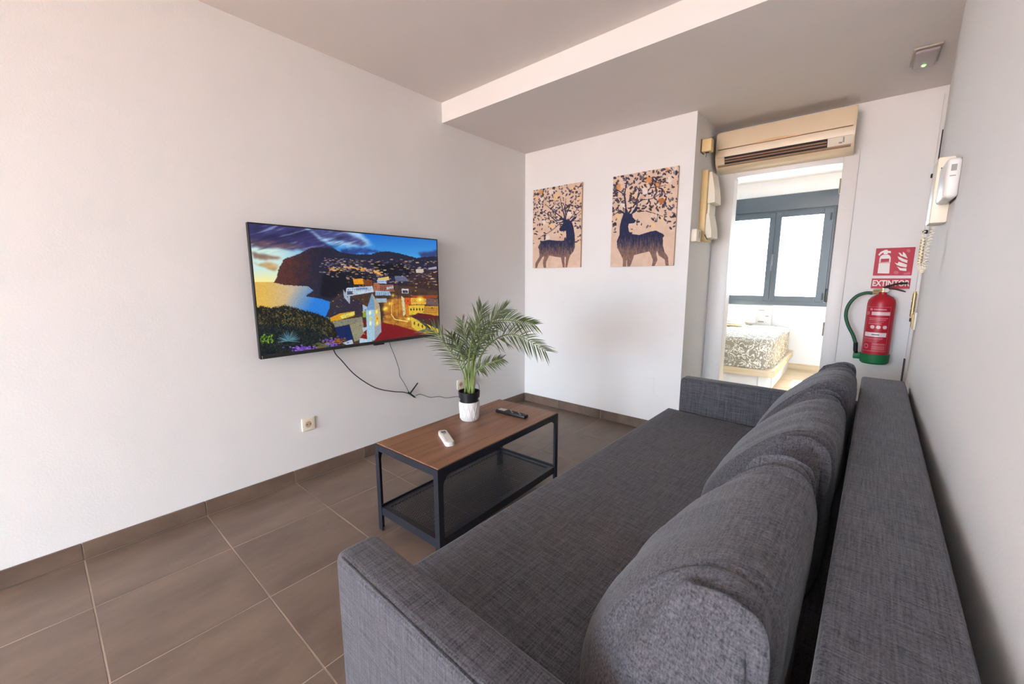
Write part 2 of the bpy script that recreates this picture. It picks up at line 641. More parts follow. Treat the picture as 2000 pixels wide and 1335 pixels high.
skirting('baseboard_left', 0, [-8.0, -7.641, -7.191, -6.741, -6.291, -5.841, -5.391, -4.941, -4.491, -4.041, -3.591, -3.141, -2.691, -2.246, -1.791, -1.341, -0.891, -0.441, 0.0], 'y', 'brown tile skirting under the television wall')
skirting('baseboard_far', 0, [0.0, 0.402, 0.858, 1.314, 1.527], 'x', 'brown tile skirting under the deer canvases')

# unseen balcony opening and sunlit terrace behind the camera, invented to give daylight
b = B()
for x0, x1 in ((OX0, OX0 + 0.06), (OX1 - 0.06, OX1)):
    box(b, x0, x1, YB - 0.12, YB - 0.05, 0, OZ)
box(b, OX0, OX1, YB - 0.12, YB - 0.05, OZ - 0.06, OZ)
struct(obj('window_added_back', b, M_anth, smooth=0), 'dark frame of the balcony door added for daylight')
struct(obj('floor_added_terrace', bx(-14, 17, -27, YB - 0.15, -0.2, -0.05), M_terr), 'added terracotta terrace outside the balcony door, bouncing warm light in')

struct(obj('floor_added_side_terrace', bx(2.98, 17, YB - 0.15, 4.0, -0.2, -0.05), M_terr), 'added terracotta terrace beside the room, bouncing warm light in')  # unseen terrace, added so its sunlit paving bounces warm light inside
b = B()
for y0, y1 in ((-7.6, -7.54), (-6.86, -6.8)):
    box(b, 2.80, 2.87, y0, y1, 0, 2.35)
box(b, 2.80, 2.87, -7.54, -6.86, 2.29, 2.35)
struct(obj('window_added_side', b, M_anth, smooth=0), 'dark frame of the side door added for daylight')  # unseen side opening, added to light the television wall

# bedroom doorway
dr = struct(bpy.data.objects.new('door_1', None), 'white bedroom door frame under the air conditioner')
COL.objects.link(dr)
YF = DW - 0.014
obj('casing', bx(1.545, DX0 + 0.012, YF, DW, 0, 2.10, 0.003), M_trim, dr)
obj('casing', bx(DX1 - 0.012, 2.425, YF, DW, 0, 2.10, 0.003), M_trim, dr)
obj('casing', bx(DX0 + 0.0125, DX1 - 0.0125, YF + 0.001, DW, DZ - 0.012, 2.10, 0.002), M_trim, dr)
obj('jamb', bx(DX0, DX0 + 0.012, DW, DW + 0.12, 0, DZ), M_trim, dr)
obj('jamb', bx(DX1 - 0.012, DX1, DW, DW + 0.12, 0, DZ), M_trim, dr)
obj('jamb', bx(DX0 + 0.0125, DX1 - 0.0125, DW, DW + 0.12, DZ - 0.012, DZ), M_trim, dr)
for z in (0.86, 1.87):
    hb = bx(DX1 - 0.0145, DX1 - 0.0115, DW + 0.012, DW + 0.05, z - 0.05, z + 0.05, 0.002, 1)
    tube(hb, [(DX1 - 0.016, DW + 0.01, z - 0.05), (DX1 - 0.016, DW + 0.01, z + 0.05)], 0.006, 10)
    obj('hinge', hb, M_chrome, dr)
obj('strike_plate', bx(DX1 - 0.0135, DX1 - 0.0115, DW + 0.012, DW + 0.035, 1.33, 1.42, 0.001, 1), M_chrome, dr)

# entrance door's hinge post in the corner
hp = struct(bpy.data.objects.new('door_2', None), 'white hinge post of the entrance door in the corner')
COL.objects.link(hp)
PX = right_x(0.58) - 0.006
obj('post', bx(PX - 0.012, PX + 0.012, 0.565, DW, 0, 2.34, 0.003), M_trim, hp)
for z in (1.40, 1.06):
    hb = B()
    for k, (c) in enumerate((-0.052, -0.001, 0.05)):
        tube(hb, [(PX - 0.014, 0.556, z + c - 0.022), (PX - 0.014, 0.556, z + c + 0.022)], 0.011, 12)
    tube(hb, [(PX - 0.014, 0.556, z - 0.085), (PX - 0.014, 0.556, z + 0.085)], 0.008, 10)
    obj('hinge', hb, M_brass, hp)
for z in (1.86, 1.52, 0.96):
    obj('hinge_cap', bx(PX - 0.022, PX + 0.002, 0.548, 0.572, z - 0.012, z + 0.012, 0.004), M_dark, hp)
obj('lower_strip', bx(PX - 0.020, PX - 0.0125, 0.555, 0.585, 0.30, 0.70, 0.002, 1), mat('grey_seal', rgb(92, 80, 74), 0.7, var=0.1, scale=30), hp)

# ------------------------------------------------------------------ bedroom shell
BY = 3.5
WX0, WX1, WZ0, WZ1 = 0.884, 2.236, 0.868, 2.331
struct(obj('floor_bedroom', bx(-0.9, 3.3, DW + 0.1, BY + 0.2, -0.12, 0.0), M_lwood), 'light wooden bedroom floor')
b = B()
box(b, -0.9, WX0, BY, BY + 0.2, -0.1, 2.62); box(b, WX1, 3.3, BY, BY + 0.2, -0.1, 2.62)
box(b, WX0, WX1, BY, BY + 0.2, -0.1, WZ0); box(b, WX0, WX1, BY, BY + 0.2, WZ1, 2.62)
struct(obj('wall_bedroom_window', b, M_wall, smooth=0), 'white bedroom wall with the window')
struct(obj('wall_bedroom_left', bx(-0.95, -0.85, DW + 0.1, BY + 0.2, -0.1, 2.62), M_wall), 'white bedroom side wall by the headboard')
struct(obj('wall_bedroom_right', bx(3.2, 3.3, DW + 0.1, BY + 0.2, -0.1, 2.62), M_wall), 'white bedroom side wall')
struct(obj('wall_bedroom_door', bx(-0.9, WP - 0.1, DW + 0.1, DW + 0.15, -0.1, 2.62), M_wall), 'white bedroom wall beside the doorway')
struct(obj('ceiling_bedroom', bx(-0.95, 3.3, DW + 0.1, BY + 0.2, ZC, 2.65), M_wall), 'white bedroom ceiling')
bb = struct(obj('baseboard_bedroom', bx(0.0, 3.2, BY - 0.012, BY, 0, 0.085, 0.003), M_lwood), 'light wood skirting in the bedroom')

wn = struct(bpy.data.objects.new('window_1', None), 'anthracite two sash bedroom window with shutter box')
COL.objects.link(wn)
YW = BY - 0.012
obj('shutter_box', bx(WX0, WX1, YW - 0.02, YW + 0.09, 2.128, WZ1, 0.006), M_anth, wn)
b = B()
box(b, WX0, WX0 + 0.055, YW, YW + 0.09, WZ0, 2.1275); box(b, WX1 - 0.055, WX1, YW, YW + 0.09, WZ0, 2.1275)
box(b, WX0 + 0.055, WX1 - 0.055, YW, YW + 0.09, WZ0, WZ0 + 0.055); box(b, WX0 + 0.055, WX1 - 0.055, YW, YW + 0.09, 2.11, 2.1275)
obj('window_frame', b, M_anth, wn, smooth=0)
XM = 1.56
for s, (x0, x1) in enumerate(((WX0 + 0.056, XM - 0.001), (XM + 0.001, WX1 - 0.056))):
    b = B()
    st, z0, z1, yf = 0.068, WZ0 + 0.056, 2.109, YW - 0.008
    lw = st
    rw = st if s == 0 else 0.135 - 0.056 + 0.02
    box(b, x0, x0 + lw, yf, yf + 0.06, z0, z1, 0.004, 1); box(b, x1 - rw, x1, yf, yf + 0.06, z0, z1, 0.004, 1)
    box(b, x0 + lw, x1 - rw, yf + 0.001, yf + 0.059, z0, z0 + 0.07); box(b, x0 + lw, x1 - rw, yf + 0.001, yf + 0.059, z1 - 0.068, z1)
    sash = obj('sash', b, M_anth, wn, smooth=0)
    obj('pane', bx(x0 + lw - 0.004, x1 - rw + 0.004, yf + 0.026, yf + 0.032, z0 + 0.066, z1 - 0.064), M_glass, sash)
    if s == 1:
        b = bx(x1 - 0.034, x1 - 0.018, yf - 0.014, yf, z0 + 0.03, z0 + 0.12, 0.003, 1)
        obj('sash_hinge', b, M_blackpl, sash)
        obj('sash_hinge', bx(x1 - 0.034, x1 - 0.018, yf - 0.014, yf, z1 - 0.15, z1 - 0.06, 0.003, 1), M_blackpl, sash)
b = bx(XM - 0.016, XM + 0.014, YW - 0.022, YW - 0.008, 1.40, 1.56, 0.004)
box(b, XM - 0.009, XM + 0.007, YW - 0.05, YW - 0.0225, 1.44, 1.46, 0.003, 1); box(b, XM - 0.010, XM + 0.008, YW - 0.056, YW - 0.0395, 1.335, 1.465, 0.004)
obj('window_handle', b, mat('grey_metal', rgb(110, 112, 116), 0.4, 0.5, var=0.05, scale=30), wn)
obj('shutter_strap', bx(WX1 - 0.04, WX1 - 0.022, YW - 0.006, YW - 0.003, 1.10, 2.127), M_blackpl, wn)
obj('strap_winder', bx(WX1 - 0.055, WX1 - 0.012, YW - 0.03, YW - 0.0005, 0.93, 1.10, 0.008), M_blackpl, wn)

# ================================================================== furniture
# ---- sofa
TH = math.radians(-1.46)
SO = Vector((1.655, -2.784, 0))
LEN = 2.29
SM = Matrix.Translation(SO) @ Matrix.Rotation(TH, 4, 'Z')
sofa = thing('sofa_bed', 'charcoal grey fabric sofa bed with low arms along the right wall', 'sofa', SO, TH)
AW = 0.105


def arm(y0, y1):
    bm = bx(0.0, 1.0, y0, y1, 0.06, 0.622)
    es = []
    for e in bm.edges:
        a, c = e.verts
        if a.co.z > 0.6 and c.co.z > 0.6:
            es.append(e)
        elif abs(a.co.x) < 1e-4 and abs(c.co.x) < 1e-4:
            es.append(e)
    bmesh.ops.bevel(bm, geom=es, offset=0.022, segments=4, profile=0.5, affect='EDGES')
    return bm


for y0 in (0.0, LEN - AW):
    a = obj('armrest', arm(y0, y0 + AW), M_fab, sofa)
    pts = [(0.02, y0 + 0.004, 0.08), (0.001, y0 + 0.006, 0.55), (0.012, y0 + 0.004, 0.604), (0.05, y0 + 0.004, 0.6175), (0.5, y0 + 0.004, 0.6175), (0.99, y0 + 0.004, 0.6175)]
    sb = B()
    tube(sb, [(0.03 + k * 0.0466, y0 + 0.0055, 0.6160) for k in range(21)], 0.0028, 6)
    obj('seam', sb, M_fab, a)
# seat: a folding mattress, front a little proud of the arms, sagging to the back
b = B()
nx, ny = 16, 34
X0, X1, Y0, Y1 = -0.065, 0.86, AW + 0.004, LEN - AW - 0.004
top = {}
rnd = random.Random(3)
for i in range(nx + 1):
    for j in range(ny + 1):
        u, v = i / nx, j / ny
        x, y = X0 + (X1 - X0) * u, Y0 + (Y1 - Y0) * v
        z = 0.42 - 0.02 * u + 0.003 * math.sin(5 * v + 3 * u) * math.sin(9 * u) * 0.8
        top[i, j] = b.verts.new((x, y, z))
bot = {k: b.verts.new((v.co.x, v.co.y, 0.27)) for k, v in top.items() if k[0] in (0, nx) or k[1] in (0, ny)}
for i in range(nx):
    for j in range(ny):
        b.faces.new((top[i, j], top[i + 1, j], top[i + 1, j + 1], top[i, j + 1]))
for i in range(nx):
    for j in (0, ny):
        b.faces.new((top[i, j], top[i + 1, j], bot[i + 1, j], bot[i, j]))
for j in range(ny):
    for i in (0, nx):
        b.faces.new((top[i, j], top[i, j + 1], bot[i, j + 1], bot[i, j]))
b.faces.new([bot[i, 0] for i in range(nx + 1)] + [bot[nx, j] for j in range(1, ny + 1)] + [bot[i, ny] for i in range(nx - 1, -1, -1)] + [bot[0, j] for j in range(ny - 1, 0, -1)])
es = [e for e in b.edges if all(v.co.z > 0.35 for v in e.verts) and len(e.link_faces) == 2 and any(abs(f.normal.z) < 0.5 for f in e.link_faces)]
b.normal_update()
es = [e for e in b.edges if len(e.link_faces) == 2 and all(v.co.z > 0.35 for v in e.verts) and e.calc_face_angle(0) > 1.0]
bmesh.ops.bevel(b, geom=es, offset=0.02, segments=3, profile=0.5, affect='EDGES')
obj('seat', b, M_fab, sofa)
obj('seat_base', bx(-0.03, 0.88, AW + 0.004, LEN - AW - 0.004, 0.07, 0.265, 0.012), M_fab, sofa)
# back
bm = bx(0.848, 1.006, AW * 0.0, LEN, 0.10, 0.748)
es = [e for e in bm.edges if all(v.co.z > 0.7 for v in e.verts)]
bmesh.ops.bevel(bm, geom=es, offset=0.012, segments=3, profile=0.5, affect='EDGES')
es = [e for e in bm.edges if abs(e.verts[0].co.z - e.verts[1].co.z) > 0.3 and e.verts[0].co.y > 2]
bmesh.ops.bevel(bm, geom=es, offset=0.02, segments=3, profile=0.5, affect='EDGES')
# the arms stop at the back
for a in [o for o in sofa.children if o.name.startswith('armrest')]:
    for v in a.data.vertices:
        if v.co.x > 0.9:
            v.co.x = 0.846
    for c in a.children:
        for v in c.data.vertices:
            v.co.x = min(v.co.x, 0.845)
obj('backrest', bm, M_fab, sofa)
obj('back_lining', bx(1.0065, 1.0085, 0.03, LEN - 0.03, 0.11, 0.73), M_fabdark, sofa)
for x in (0.06, 0.93):
    for y in (0.06, LEN - 0.06):
        fb = B(); lathe(fb, [(0.022, 0), (0.026, 0.062)], (x, y, 0), 16)
        if x > 0.9:
            for v in fb.verts:
                if v.co.z > 0.05: v.co.z = 0.101
        obj('foot', fb, M_blackpl, sofa)

# ---- back cushions: box pillows leaning on the back, ends sewn with a seam
SEC = [(0.802, 0.414), (0.70, 0.412), (0.58, 0.416), (0.505, 0.432), (0.472, 0.475), (0.474, 0.53), (0.505, 0.595),
       (0.552, 0.66), (0.612, 0.722), (0.672, 0.768), (0.720, 0.791), (0.765, 0.794), (0.798, 0.776), (0.812, 0.735),
       (0.812, 0.66), (0.806, 0.58), (0.802, 0.49), (0.804, 0.44)]
CC = (0.68, 0.58)


def cushion(y0, y1, dz0, dz1, seed, label, shift=0.0, wr=1.0):
    sec = catmull([(p[0], 0, p[1]) for p in SEC + [SEC[0]]], 3)[:-1]
    n = len(sec)
    rn = random.Random(seed)
    ph = [rn.uniform(0, 6.28) for _ in range(10)]
    bm = B()
    L = y1 - y0
    rings = []

    def wrinkle(t, a, z):
        """folds fan out from the two ends over the top, calm in the middle and towards the seat"""
        e = min(t, 1 - t)
        up = max(0.0, min(1.0, (z - 0.52) / 0.22))
        amp = 0.0062 * wr * math.exp(-e * 7) * up + 0.0023 * up + 0.0006
        q = 26 * t + 3.0 * math.sin(5 * a + ph[4]) + 1.3 * math.sin(17 * t + ph[5])
        s = (math.sin(q + ph[0]) * (0.6 + 0.4 * math.sin(11 * a + ph[6])) +
             0.6 * math.sin(1.9 * q - 9 * a + ph[2]) + 0.45 * math.sin(71 * t + 16 * a + ph[3]) * math.sin(9 * t + ph[7]))
        return amp * s

    def ring(e, far, inner=1.0, seam=0.0, bulge=0.0):
        """section at distance e from one end; inner < 1 walks into the sewn end"""
        E = min(1.0, e / 0.17)
        rd = math.sqrt(max(0.0, 1 - (1 - E) ** 2))
        r = []
        t = e / L if not far else 1 - e / L
        for i, p in enumerate(sec):
            a = i / n
            top = max(0.0, min(1.0, (p.z - 0.62) / 0.13))
            top = top * top * (3 - 2 * top)
            E2 = min(1.0, e / 0.27)
            rd2 = math.sqrt(max(0.0, 1 - (1 - E2) ** 2))
            sx = (0.36 + 0.64 * rd2) * inner
            sz = ((0.55 + 0.45 * rd) * (1 - top) + (0.955 + 0.045 * rd) * top) * (1 - (1 - inner) * 0.9)
            cx = 0.735 if p.x < 0.735 else 0.745
            dx, dzz = p.x - cx, p.z - CC[1]
            l = max(math.hypot(p.x - CC[0], dzz), 1e-3)
            w_ = wrinkle(t, a, p.z) + seam * top
            if seam > 0 and p.z > 0.68:
                w_ += seam * 1.3 * (math.exp(-((p.x - 0.655) / 0.03) ** 2) + 0.6 * math.exp(-((p.x - 0.805) / 0.02) ** 2))
            x = cx + dx * sx + (p.x - CC[0]) / l * w_
            z = CC[1] + dzz * sz + dzz / l * w_
            lean = 0.075 * max(0.0, (z - 0.42) / 0.37) * (1 - E * E)
            yo = e + lean - bulge
            if not far:
                yo -= 0.35 * (x - 0.735) * (1 - E) * top
            dz = dz0 + (dz1 - dz0) * t
            z += dz * max(0, (p.z - 0.42) / 0.37) - 0.006 * top * math.sin(PI * t)
            # the foot stays on the seat
            if p.z < 0.45:
                z = min(z, p.z + 0.03 * (1 - rd))
            z = max(z, 0.4115 + 0.0085 * max(0, (0.86 - x) / 0.92))
            x = min(x + shift, 0.8465)
            r.append(bm.verts.new((x, (y0 + yo) if not far else (y1 - yo), z)))
        return r

    NB = 56
    ends = [(0.012, 0.22, 0, 0.004), (0.012, 0.48, 0, 0.010), (0.012, 0.72, 0, 0.010), (0.012, 0.88, 0, 0.004), (0.014, 0.955, -0.006, 0.0), (0.016, 0.985, 0.004, 0), (0.018, 1.0, 0.012, 0), (0.023, 1.0, 0.012, 0), (0.030, 1.0, 0.0, 0)]
    for e, inn, sm, bu in ends:
        rings.append(ring(e, False, inn, sm, bu))
    for k in range(NB + 1):
        f = k / NB
        f = 0.5 - 0.5 * math.cos(PI * f) if True else f
        e = 0.04 + (L - 0.08) * f
        rings.append(ring(e if e <= L / 2 else L - e, e > L / 2))
    for e, inn, sm, bu in ends[::-1]:
        rings.append(ring(e, True, inn, sm, bu))
    for A, Bq in zip(rings[:-1], rings[1:]):
        for i in range(n):
            j = (i + 1) % n
            bm.faces.new((A[i], A[j], Bq[j], Bq[i]))
    bm.faces.new(rings[0][::-1]); bm.faces.new(rings[-1])
    # put the base point at the middle of the cushion's foot
    c = Vector((0.66, (y0 + y1) / 2, 0.41))
    for v in bm.verts:
        v.co -= c
    o = obj('back_cushion', bm, M_fab, smooth=75)
    o.location = SM @ c
    o.rotation_euler = (0, 0, TH)
    return tag(o, label, 'cushion', 'three loose back cushions of the sofa')


cushion(0.118, 0.800, 0.004, 0.036, 1, 'charcoal back cushion on the sofa, at the end away from the bedroom door', 0.006)
cushion(0.803, 1.488, 0.024, 0.048, 2, 'charcoal back cushion in the middle of the sofa, between the other two', 0.018)
cushion(1.491, 2.170, 0.034, 0.038, 5, 'charcoal back cushion on the sofa, the one beside the bedroom door', 0.026)

# ---- coffee table
tb = thing('coffee_table', 'low coffee table with brown wooden top and black metal frame with mesh shelf', 'table', (0.797, -2.168, 0), math.radians(1.5))
TW, TL, TZ = 0.455, 0.925, 0.452
obj('tabletop', bx(0.004, TW - 0.004, 0.004, TL - 0.004, TZ - 0.020, TZ, 0.002, 1), M_wood, tb)
b = B()
fr = 0.004
for (x0, x1, y0, y1) in ((0, fr, 0, TL), (TW - fr, TW, 0, TL), (fr, TW - fr, 0, fr), (fr, TW - fr, TL - fr, TL)):
    box(b, x0, x1, y0, y1, TZ - 0.036, TZ - 0.004)
for (x0, x1, y0, y1) in ((fr, 0.03, fr, TL - fr), (TW - 0.03, TW - fr, fr, TL - fr), (0.03, TW - 0.03, fr, 0.03), (0.03, TW - 0.03, TL - 0.03, TL - fr)):
    box(b, x0, x1, y0, y1, TZ - 0.0245, TZ - 0.0205)
obj('top_frame', b, M_black, tb, smooth=0)
LW = 0.028
for sx in (0, 1):
    for sy in (0, 1):
        # angle iron leg with a rounded gusset on the long side
        def X(a): return a if sx == 0 else TW - a
        def Y(a): return a if sy == 0 else TL - a
        def bb_(bm, xa, xb, ya, yb, z0, z1):
            xs_, ys_ = sorted((X(xa), X(xb))), sorted((Y(ya), Y(yb)))
            box(bm, *xs_, *ys_, z0, z1)
        lb = B()
        bb_(lb, -0.0005, 0.0035, -0.0005, LW, 0.0, TZ - 0.006)
        bb_(lb, 0.0036, LW, -0.0005, 0.0035, 0.0, TZ - 0.006)
        leg = obj('leg', lb, M_black, tb, smooth=0)
        gb = B()
        pts = [(Y(LW - 0.002), TZ - 0.034), (Y(LW + 0.06), TZ - 0.034)] + \
              [(Y(LW + 0.06 * (1 - math.sin(q))), TZ - 0.034 - 0.06 * (1 - math.cos(q))) for q in [0.3, 0.6, 0.9, 1.2, 1.5]] + [(Y(LW - 0.002), TZ - 0.096)]
        xs_ = sorted((X(0.0), X(0.0034)))
        prism(gb, pts, 'x', *xs_)
        obj('gusset', gb, M_black, leg, smooth=0)
        fb = B()
        bb_(fb, 0.0036, 0.013, 0.0036, 0.013, 0.0, 0.008)
        obj('foot_pad', fb, M_blackpl, leg, smooth=0)
b = B()
ZSH = 0.118
for (x0, x1, y0, y1) in ((0.0036, 0.0076, 0.0036, TL - 0.0036), (TW - 0.0076, TW - 0.0036, 0.0036, TL - 0.0036), (0.0077, TW - 0.0077, 0.0036, 0.0076), (0.0077, TW - 0.0077, TL - 0.0076, TL - 0.0036)):
    box(b, x0, x1, y0, y1, ZSH - 0.034, ZSH + 0.006)
for (x0, x1, y0, y1) in ((0.0078, 0.042, 0.0078, TL - 0.0078), (TW - 0.042, TW - 0.0078, 0.0078, TL - 0.0078), (0.042, TW - 0.042, 0.0078, 0.042), (0.042, TW - 0.042, TL - 0.042, TL - 0.0078)):
    box(b, x0, x1, y0, y1, ZSH - 0.006, ZSH - 0.002)
sh = obj('shelf_frame', b, M_black, tb, smooth=0)
# expanded metal: two families of slanted strands
b = B()
sp = 0.0135
x0, x1, y0, y1 = 0.04, TW - 0.04, 0.04, TL - 0.04
slope = 0.62
for sgn in (1, -1):
    c = -2.0
    while c < 2.5:
        # line y = c + sgn*x/slope
        seg = []
        for x in (x0, x1):
            seg.append((x, c + sgn * (x - x0) / slope))
        (xa, ya), (xb, yb) = seg
        # clip to y range
        def clip(xa, ya, xb, yb):
            if ya > yb: xa, ya, xb, yb = xb, yb, xa, ya
            if yb < y0 or ya > y1: return None
            if ya < y0:
                xa = xa + (xb - xa) * (y0 - ya) / (yb - ya); ya = y0
            if yb > y1:
                xb = xa + (xb - xa) * (y1 - ya) / (yb - ya); yb = y1
            return xa, ya, xb, yb
        q = clip(xa, ya, xb, yb)
        if q and math.hypot(q[2] - q[0], q[3] - q[1]) > 0.01:
            A, E_ = Vector((q[0], q[1], ZSH - 0.004)), Vector((q[2], q[3], ZSH - 0.004))
            d = (E_ - A).normalized(); nrm = Vector((-d.y, d.x, 0)) * 0.0013
            vs = []
            for z in (-0.0012, 0.0012):
                for P_ in (A - nrm, A + nrm, E_ + nrm, E_ - nrm):
                    vs.append(b.verts.new(P_ + Vector((0, 0, z))))
            for f in ((3, 2, 1, 0), (4, 5, 6, 7), (0, 1, 5, 4), (1, 2, 6, 5), (2, 3, 7, 6), (3, 0, 4, 7)):
                b.faces.new([vs[i] for i in f])
        c += sp / slope
mesh_p = obj('mesh_panel', b, M_black, tb, smooth=0)
mesh_p['kind'] = 'stuff'

# ---- remotes
TM = Matrix.Translation((0.797, -2.168, 0)) @ Matrix.Rotation(math.radians(1.5), 4, 'Z')
p0, p1 = at(862, 838, z=0.47), at(881, 866, z=0.47)
dv = p1 - p0
ang = math.atan2(dv.y, dv.x)
rm = thing('air_conditioner_remote', 'white remote with grey display lying on the coffee table', 'remote', ((p0.x + p1.x) / 2, (p0.y + p1.y) / 2, TZ), ang)
b = bx(-0.088, 0.088, -0.022, 0.022, 0.0, 0.020)
es = [e for e in b.edges if abs(e.verts[0].co.z - e.verts[1].co.z) > 0.01]
bmesh.ops.bevel(b, geom=es, offset=0.017, segments=6, profile=0.5, affect='EDGES')
es = [e for e in b.edges if all(v.co.z > 0.019 for v in e.verts)]
bmesh.ops.bevel(b, geom=es, offset=0.004, segments=2, profile=0.5, affect='EDGES')
obj('body', b, M_white, rm)
obj('display', bx(-0.066, -0.042, -0.012, 0.012, 0.0195, 0.0206), mat('lcd_grey', rgb(96, 98, 90), 0.3, var=0.05, scale=40), rm)
obj('button_cover', bx(-0.02, 0.074, -0.016, 0.016, 0.0196, 0.0212, 0.0007, 1), M_white, rm)
obj('button', bx(-0.034, -0.026, -0.006, 0.006, 0.0196, 0.0212, 0.0006, 1), M_grey, rm)
p0, p1 = at(972, 797, z=0.47), at(1028, 811, z=0.47)
dv = p1 - p0
rm = thing('television_remote', 'black remote with a silver end lying near the plant on the coffee table', 'remote', ((p0.x + p1.x) / 2, (p0.y + p1.y) / 2, TZ), math.atan2(dv.y, dv.x))
L2 = dv.length / 2
obj('body', bx(-L2, L2, -0.021, 0.021, 0.0, 0.019, 0.005, 2), M_blackpl, rm)
obj('silver_end', bx(-L2 + 0.014, -L2 + 0.062, -0.016, 0.016, 0.0186, 0.0197, 0.0004, 1), mat('silver_plastic', rgb(190, 190, 198), 0.3, 0.3, var=0.03, scale=30), rm)
for i in range(9):
    for j in range(3):
        if i == 0: continue
        xx = -L2 + 0.062 + i * (2 * L2 - 0.082) / 9
        obj('button', bx(xx - 0.0045, xx + 0.0045, -0.0115 + j * 0.0115 - 0.0035, -0.0115 + j * 0.0115 + 0.0035, 0.0186, 0.0204), M_dark if (i + j) % 4 else M_grey, rm, smooth=0)

# ---- potted palm on the table
PC = Vector((0.905, -1.640, TZ))
pl = thing('potted_palm', 'green palm in a black nursery pot and white embossed pot on the coffee table', 'plant', PC)
b = B()
lathe(b, [(0.0, 0.0), (0.046, 0.0), (0.051, 0.006), (0.055, 0.05), (0.0565, 0.105), (0.0545, 0.107), (0.052, 0.103), (0.048, 0.02), (0.0, 0.02)], seg=48, cap=False)
pot = obj('cover_pot', b, M_potw, pl)
b = B()
for k in range(14):
    for s in (1, -1):
        pts = []
        for i in range(9):
            z = 0.01 + 0.09 * i / 8
            r = 0.0522 + 0.0050 * min(1, z / 0.09)
            a = 2 * PI * k / 14 + s * z * 5.0
            pts.append((math.cos(a) * r, math.sin(a) * r, z))
        tube(b, pts, 0.0014, 5)
obj('embossed_lattice', b, M_potw, pot)
b = B()
lathe(b, [(0.0, 0.022), (0.042, 0.022), (0.051, 0.125), (0.051, 0.128), (0.058, 0.130), (0.060, 0.158), (0.0605, 0.163), (0.056, 0.163), (0.054, 0.145), (0.0, 0.145)], seg=40, cap=False)
obj('nursery_pot', b, M_blackpl, pl)
b = B(); lathe(b, [(0.0, 0.149), (0.03, 0.148), (0.0535, 0.1455), (0.0, 0.1452)], seg=28, cap=False)
obj('soil', b, M_soil, pl)
q = 260 / 1240
FR = [  # photo points of each frond's rib, depth change towards the tip, leaflet length
    ([(430, 1030), (425, 900), (400, 790), (330, 660), (245, 545), (150, 425), (70, 385)], -0.06, 0.105, 0.36),
    ([(436, 1020), (440, 800), (450, 640), (430, 480), (395, 330)], 0.06, 0.095, 0.40),
    ([(476, 1020), (478, 760), (505, 520), (545, 320), (575, 190)], 0.02, 0.10, 0.36),
    ([(486, 1010), (500, 740), (560, 500), (660, 345), (800, 310), (930, 330), (1060, 350)], -0.03, 0.085, 0.40),
    ([(490, 1015), (520, 780), (600, 590), (720, 480), (850, 440), (980, 480), (1160, 590)], -0.10, 0.10, 0.40),
    ([(496, 1000), (510, 830), (545, 765), (640, 715), (760, 672)], -0.05, 0.07, 0.42),
    ([(482, 1020), (500, 740), (570, 480), (680, 300), (790, 200)], 0.08, 0.095, 0.36),
    ([(470, 1020), (455, 760), (470, 560), (510, 420), (560, 330)], -0.14, 0.10, 0.34),
    ([(440, 1010), (430, 800), (390, 640), (330, 520), (290, 440)], -0.12, 0.085, 0.40),
    ([(474, 1015), (490, 700), (540, 540), (620, 450), (690, 430)], -0.16, 0.085, 0.36),
]
rn = random.Random(11)
for pts2, dep, ll, start in FR:
    n = len(pts2)
    P3 = []
    for i, (a, c) in enumerate(pts2):
        t = i / (n - 1)
        yy_ = PC.y + dep * t ** 1.5 + rn.uniform(-0.004, 0.004)
        p = at(820 + a * q, 560 + c * q, y=yy_)
        P3.append(Vector(p) - PC)
    # root the rib in the soil
    d0 = Vector((P3[0].x, P3[0].y, 0))
    P3[0] = Vector((max(-0.03, min(0.03, d0.x)), max(-0.03, min(0.03, d0.y + rn.uniform(-0.015, 0.015))), 0.147))
    C_ = catmull(P3, 8)
    N = len(C_)
    b = B()
    tube(b, C_, [0.0052 * (1 - i / (N - 1)) ** 0.8 + 0.0009 for i in range(N)], 7)
    fr_ = obj('frond', b, M_stem, pl)
    lb = B()
    i0 = int(N * start)
    cnt = 27
    for k in range(cnt):
        f = k / (cnt - 1)
        x = i0 + f * (N - 1 - i0)
        i = min(int(x), N - 2)
        p = C_[i].lerp(C_[i + 1], x - i)
        T = (C_[i + 1] - C_[max(i - 1, 0)]).normalized()
        nrm = (Vector((0.25, -1, 0.35)) + Vector((rn.uniform(-.4, .4), rn.uniform(-.4, .4), rn.uniform(-.4, .4)))).normalized()
        S = T.cross(nrm).normalized()
        for sgn in (1, -1):
            L = ll * (0.55 + 0.65 * math.sin(PI * (0.18 + 0.72 * f))) * rn.uniform(0.85, 1.1)
            D = (T * (0.62 + 0.5 * f) + S * sgn * (0.85 - 0.35 * f) + nrm * rn.uniform(-0.15, 0.3)).normalized()
            wv = T.cross(D).normalized().cross(D).normalized()
            tw = rn.uniform(-0.9, 0.9)
            nn = D.cross(wv).normalized()
            wv = (wv * math.cos(tw) + nn * math.sin(tw)).normalized()
            W = 0.0034 * rn.uniform(0.85, 1.2)
            ws = [0.35, 1.0, 0.85, 0.5, 0.05]
            prev = None
            for s_, wk in enumerate(ws):
                t = s_ / 4
                c = p + D * (L * t) + Vector((0, 0, -0.16 * L * t * t))
                va = lb.verts.new(c + wv * W * wk + nn * W * 0.25 * wk)
                vc = lb.verts.new(c)
                vb = lb.verts.new(c - wv * W * wk + nn * W * 0.25 * wk)
                if prev:
                    lb.faces.new((prev[0], prev[1], vc, va)); lb.faces.new((prev[1], prev[2], vb, vc))
                prev = (va, vc, vb)
    lo = obj('leaflets', lb, M_leaf, fr_, smooth=60)
    lo['kind'] = 'stuff'

